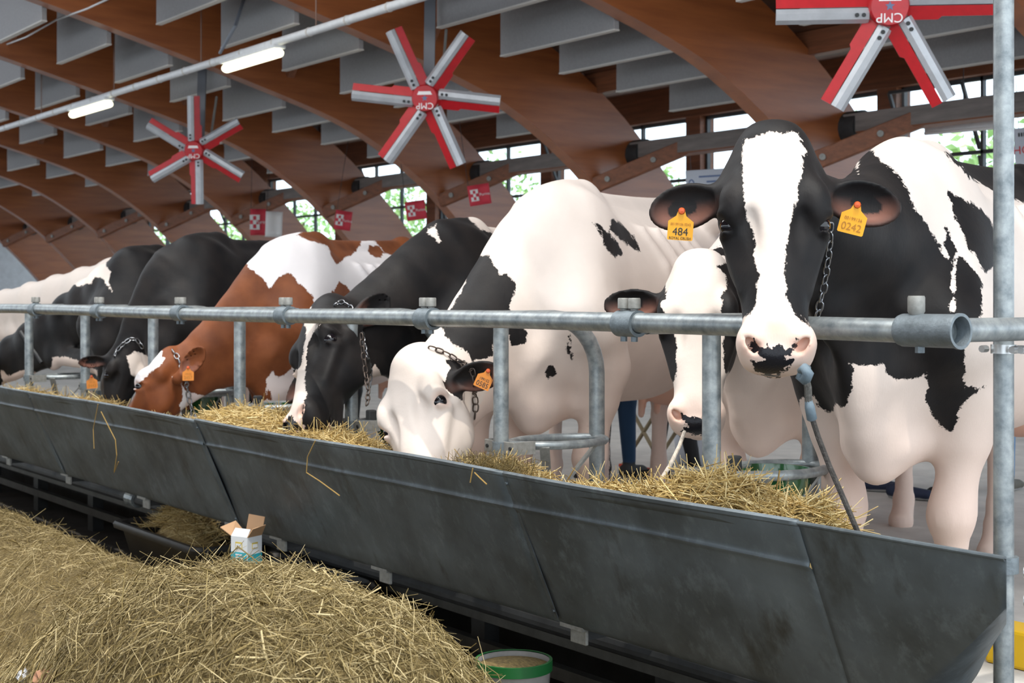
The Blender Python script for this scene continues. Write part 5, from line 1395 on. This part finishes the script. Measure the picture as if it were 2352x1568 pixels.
# ================================================================== background people, stool, flags and boards
def vcol_mat():
    m = bpy.data.materials.new('clothing'); m.use_nodes = True; t = m.node_tree; b = t.nodes['Principled BSDF']
    a = t.nodes.new('ShaderNodeAttribute'); a.attribute_name = 'dye'; t.links.new(a.outputs['Color'], b.inputs['Base Color']); b.inputs['Roughness'].default_value = .8
    return m
cloth_m = vcol_mat()
def person(px_, py_, Y, hgt, face, legs, shoes, shirt, skin, label, shorts=None, stride=.12):
    base = at(px_, py_, Y); base.z = 0; s = hgt / 1.75; ca, sa = math.cos(face), math.sin(face)
    ax = [np.linspace(-.45, .45, 56, dtype=np.float32), np.linspace(-.4, .4, 50, dtype=np.float32), np.linspace(-.02, 1.8, 112, dtype=np.float32)]
    Fd = Field(ax)
    for sd in (-1, 1):
        st = stride * sd
        Fd.chain([(sd * .10, 0, .92), (sd * .10, st * .5 + .02, .50), (sd * .10, st, .10)], [.095, .062, .042], k=.03)
        Fd.seg((sd * .10, st - .06, .045), (sd * .115, st + .15, .035), (.045, .042), (.03, .045), k=.02)
        Fd.chain([(sd * .20, 0, 1.40), (sd * .26, -.02, 1.14), (sd * .25, .10, .92)], [.055, .045, .034], k=.03)
        for k in range(4): Fd.seg((sd * .25 + (k - 1.5) * .018, .12, .90), (sd * .25 + (k - 1.5) * .019, .15, .82), .012, .010, k=.008)
        Fd.seg((sd * .22, .12, .90), (sd * .20, .15, .86), .012, .010, k=.008)
    Fd.chain([(0, 0, .95), (0, 0, 1.15), (0, 0, 1.38)], [(.11, .16), (.10, .15), (.10, .19)], up=(0, 1, 0), k=.05)
    Fd.seg((0, 0, 1.42), (0, .01, 1.54), .055, .055, k=.03)
    Fd.ell((0, .02, 1.64), (.078, .098, .118), k=.02); Fd.ell((0, .115, 1.62), (.014, .022, .02), k=.012)
    V, Q = Fd.mesh()
    col = np.tile(np.array(shirt + (1.,)), (len(V), 1)); z = V[:, 2]
    col[z < .98] = (shorts or legs) + (1.,); col[z < .55 if shorts else z < -1] = legs + (1.,)
    arm = (np.abs(V[:, 0]) > .175) & (z < 1.2) & (z > .78); col[arm] = skin + (1.,)
    col[z < .095] = shoes + (1.,); col[(z >= .095) & (z < .125)] = (.6, .6, .6, 1.) if shorts else legs + (1.,)
    col[z < .018] = (.5, .5, .5, 1.); col[z > 1.47] = skin + (1.,); col[(z > 1.66) | ((z > 1.58) & (V[:, 1] < 0))] = (.03, .02, .015, 1.)
    V = V * s; Vr = np.stack([V[:, 0] * ca - V[:, 1] * sa, V[:, 0] * sa + V[:, 1] * ca, V[:, 2]], 1)
    Vr[:, 2] -= Vr[:, 2].min()
    me = bpy.data.meshes.new('person'); me.from_pydata(Vr.tolist(), [], Q.tolist()); me.polygons.foreach_set('use_smooth', [True] * len(Q))
    a = me.attributes.new('dye', 'FLOAT_COLOR', 'POINT'); a.data.foreach_set('color', col.astype(np.float32).ravel())
    me.materials.append(cloth_m)
    o = bpy.data.objects.new('person', me); COL.objects.link(o); o.location = base
    return tag(o, label, 'person', 'people behind the cows')
SK = (.55, .28, .20)
person(1393, 1112, 5.35, 1.62, .4, (.025, .07, .15), (.05, .05, .05), (.3, .3, .35), SK, 'person in blue jeans behind the white cow hind legs')
person(1552, 1128, 5.55, 1.48, 2.5, (.012, .012, .014), (.01, .01, .012), (.05, .05, .06), SK, 'person in black trousers seen below the white-faced muzzle')
person(2040, 1148, 6.1, 1.60, -1.2, SK, (.012, .02, .05), (.3, .1, .1), SK, 'person with bare calves and navy trainers behind the nearest cow', shorts=(.05, .05, .08))
person(2196, 1152, 6.1, 1.58, 1.5, SK, (.012, .012, .014), (.1, .1, .12), SK, 'person with bare calves and black shoes near the corner post', shorts=(.1, .1, .12))
person(2262, 1160, 6.6, 1.55, .3, (.10, .20, .36), (.09, .085, .07), (.2, .25, .4), SK, 'person in light jeans and grey boots by the corner post')
# camping stool with white bag
tan = mat('stool_tube', (.30, .24, .15), .5, .2)
c = at(1518, 1030, 5.9); sx = c.x; sy = 5.9
sl = thing('folding_stool', (sx, sy, 0), 'folding camp stool with crossed tan legs behind the cows', 'stool')
for yy in (-.14, .14):
    obj('leg', MB().tube([(sx - .2, sy + yy, .01), (sx + .2, sy + yy, .46)], .012, 8), tan, sl); obj('leg', MB().tube([(sx + .2, sy + yy, .01), (sx - .2, sy + yy, .46)], .012, 8), tan, sl)
obj('seat_cloth', MB().grid([[(sx - .2, sy + yy, .46) for yy in (-.15, .15)], [(sx, sy + yy, .43) for yy in (-.15, .15)], [(sx + .2, sy + yy, .46) for yy in (-.15, .15)]]), mat('stool_cloth', (.04, .05, .05), .9), sl, solid=.006)
obj('floor_bar', MB().tube([(sx - .2, sy - .16, .015), (sx + .2, sy - .16, .015)], .011, 8), mat('stool_red', (.45, .06, .03), .5), sl)
bgp = thing('white_bag', (sx - .05, sy + .4, 0), 'white plastic bag standing behind the camp stool', 'bag')
obj('bag_body', MB().lathe([(.02, .005), (.16, .01), (.18, .15), (.15, .32), (.05, .38)], (sx - .05, sy + .4, 0), seg=16), mat('bag_white', (.62, .66, .74), .6), bgp, smooth=True)
obj('bag_knot', MB().lathe([(.05, .37), (.03, .40), (.06, .46)], (sx - .05, sy + .4, 0), seg=12), MATS['bag_white'], bgp, smooth=True)
yel = mat('yellow_plastic', (.75, .45, .01), .5)
for (a, b, Y, lab) in ((1940, 1216, 3.55, 'small yellow plastic scrap on the floor by the nearest cow'), (1416, 1128, 3.6, 'small yellow scrap behind the straw below the white cow')):
    p = at(a, b, Y); z0 = max(p.z, 0.012)
    tag(obj('yellow_scrap', MB().prism([(p.x - .04, p.y - .02, z0), (p.x + .05, p.y - .025, z0), (p.x + .04, p.y + .03, z0 + .012), (p.x - .03, p.y + .025, z0 + .006)], (0, 0, .012)), yel, loc=(p.x, p.y, z0)), lab, 'scrap')
p = at(2345, 1318, 3.6); tag(obj('yellow_crate', MB().box((p.x, p.y, .055), (.16, .12, .11)), yel, bevel=.01, loc=(p.x, p.y, 0)), 'yellow crate on the floor behind the corner post', 'crate')
# flags
fl_r = mat('flag_red', (.56, .035, .06), .7); fl_w = mat('flag_white', (.72, .72, .72), .7)
def flag(x, y, w, h, tilt, label, Y=8.7, white=False):
    p = at(x, y, Y); dep = -p.x * SA + p.y * CA; ww, hh = w * dep / F, h * dep / F
    M = facing(p, tilt); r, u, n = M.col[0], M.col[1], M.col[2]
    fo = thing('paper_flag', p, label, 'flag', 'hanging flags')
    rows = [[p + r * ww * (i / 8 - .5) + u * hh * (j / 4 - .5) + n * .012 * math.sin(i * .9) for i in range(9)] for j in range(5)]
    obj('flag_sheet', MB().grid(rows), fl_w if white else fl_r, fo, smooth=True, solid=.002)
    if not white:
        ck = MB(); cs = hh * .062
        for i in range(3):
            for j in range(3):
                if (i + j) % 2 == 0: ck.box(p - r * ww * .22 + r * (i - 1) * cs * 2 + u * (j - 1) * cs * 2.6 + n * .016, (cs * 2, cs * 2.6, .002), M)
        for j in (-1, 1): ck.box(p - r * ww * .22 + u * j * hh * .26 + n * .016, (cs * 6.2, cs * .7, .002), M)
        obj('checker_emblem', ck, fl_w, fo)
        text_mesh('Purina', hh * .20, fl_w, 'lettering', fo, M, p + r * ww * .24 + n * .016)
    obj('flag_string', MB().tube([p + u * hh * .5 - r * ww * .45, p + u * (hh * .5 + 1.5) - r * ww * .3], .003, 5), dark_m, fo)
flag(1101, 447, 50, 47, 9, 'red paper flag with white checker emblem, rightmost one')
flag(955, 483, 46, 44, 8, 'red paper flag with checker emblem, middle one left of the rightmost')
flag(788, 506, 38, 44, -8, 'red paper flag half hidden by the brown cow back')
flag(593, 510, 36, 60, 0, 'faded red flag beside the white sheet above the dark cow')
flag(629, 515, 38, 58, -2, 'plain white sheet hanging beside the faded red flag', white=True)
# white notice board and the board at the right edge
def board(x0, y0, x1, y1, Y, label, rowsf):
    p = at((x0 + x1) / 2, (y0 + y1) / 2, Y); dep = -p.x * SA + p.y * CA; ww, hh = (x1 - x0) * dep / F, (y1 - y0) * dep / F
    M = facing(p, 3); r, u, n = M.col[0], M.col[1], M.col[2]
    b = thing('notice_board', p, label, 'sign')
    obj('board_panel', MB().box(p, (ww, hh, .012), M), mat('board_white', (.55, .60, .68), .6), b, bevel=.004)
    rowsf(b, p, M, r, u, n, ww, hh)
    for s in (-.4, .4): obj('hanging_cord', MB().tube([p + r * ww * s + u * hh * .5, p + r * ww * s + u * (hh * .5 + .4)], .003, 5), dark_m, b)
blue_i = mat('print_blue', (.10, .16, .34), .7)
def nrows(b, p, M, r, u, n, ww, hh):
    for (cx, cy, lw) in ((.05, .33, .62), (.0, .20, .25), (.05, .02, .7), (.0, -.12, .5)):
        obj('print_line', MB().box(p + r * ww * cx + u * hh * cy + n * .008, (ww * lw, hh * .04, .002), M), blue_i, b)
    ring = [p - r * ww * .4 + u * hh * .16 + n * .008 + (r * math.cos(a) + u * math.sin(a) * 1.8) * ww * .045 for a in [2 * math.pi * k / 16 for k in range(16)]]
    obj('crest', MB().tube(ring, .006, 5, closed=True), blue_i, b)
board(1577, 388, 1702, 482, 9.9, 'white notice board with blue print left of the nearest ear', nrows)
def hrows(b, p, M, r, u, n, ww, hh):
    text_mesh('HO', hh * .24, mat('print_red', (.6, .02, .02), .6), 'lettering', b, M, p - r * ww * .36 + u * hh * .03 + n * .009)
    for k in range(3): obj('print_line', MB().box(p + r * ww * (-.4 + k * .05) + u * hh * .36 + n * .008, (ww * .03, hh * .08, .002), M), dark_m, b)
board(2334, 290, 2450, 400, 9.9, 'white board with red letters at the right edge', hrows)
A, B = at(2130, 296, 9.9), at(2300, 281, 9.9)
ul = thing('tube_lamp', A, 'unlit white strip lamp in front of the right window', 'lamp', 'tube lamps')
obj('housing', MB().bar(A, B, .09, .06), white_paint, ul, bevel=.01)
obj('tube', MB().tube([A + Vector((0, -.03, -.04)), B + Vector((0, -.03, -.04))], .016, 8), fl_w, ul)
for q in (.1, .5): obj('hanger_wire', MB().tube([A.lerp(B, q), A.lerp(B, q) + Vector((0, 0, .9))], .004, 5), dark_m, ul)
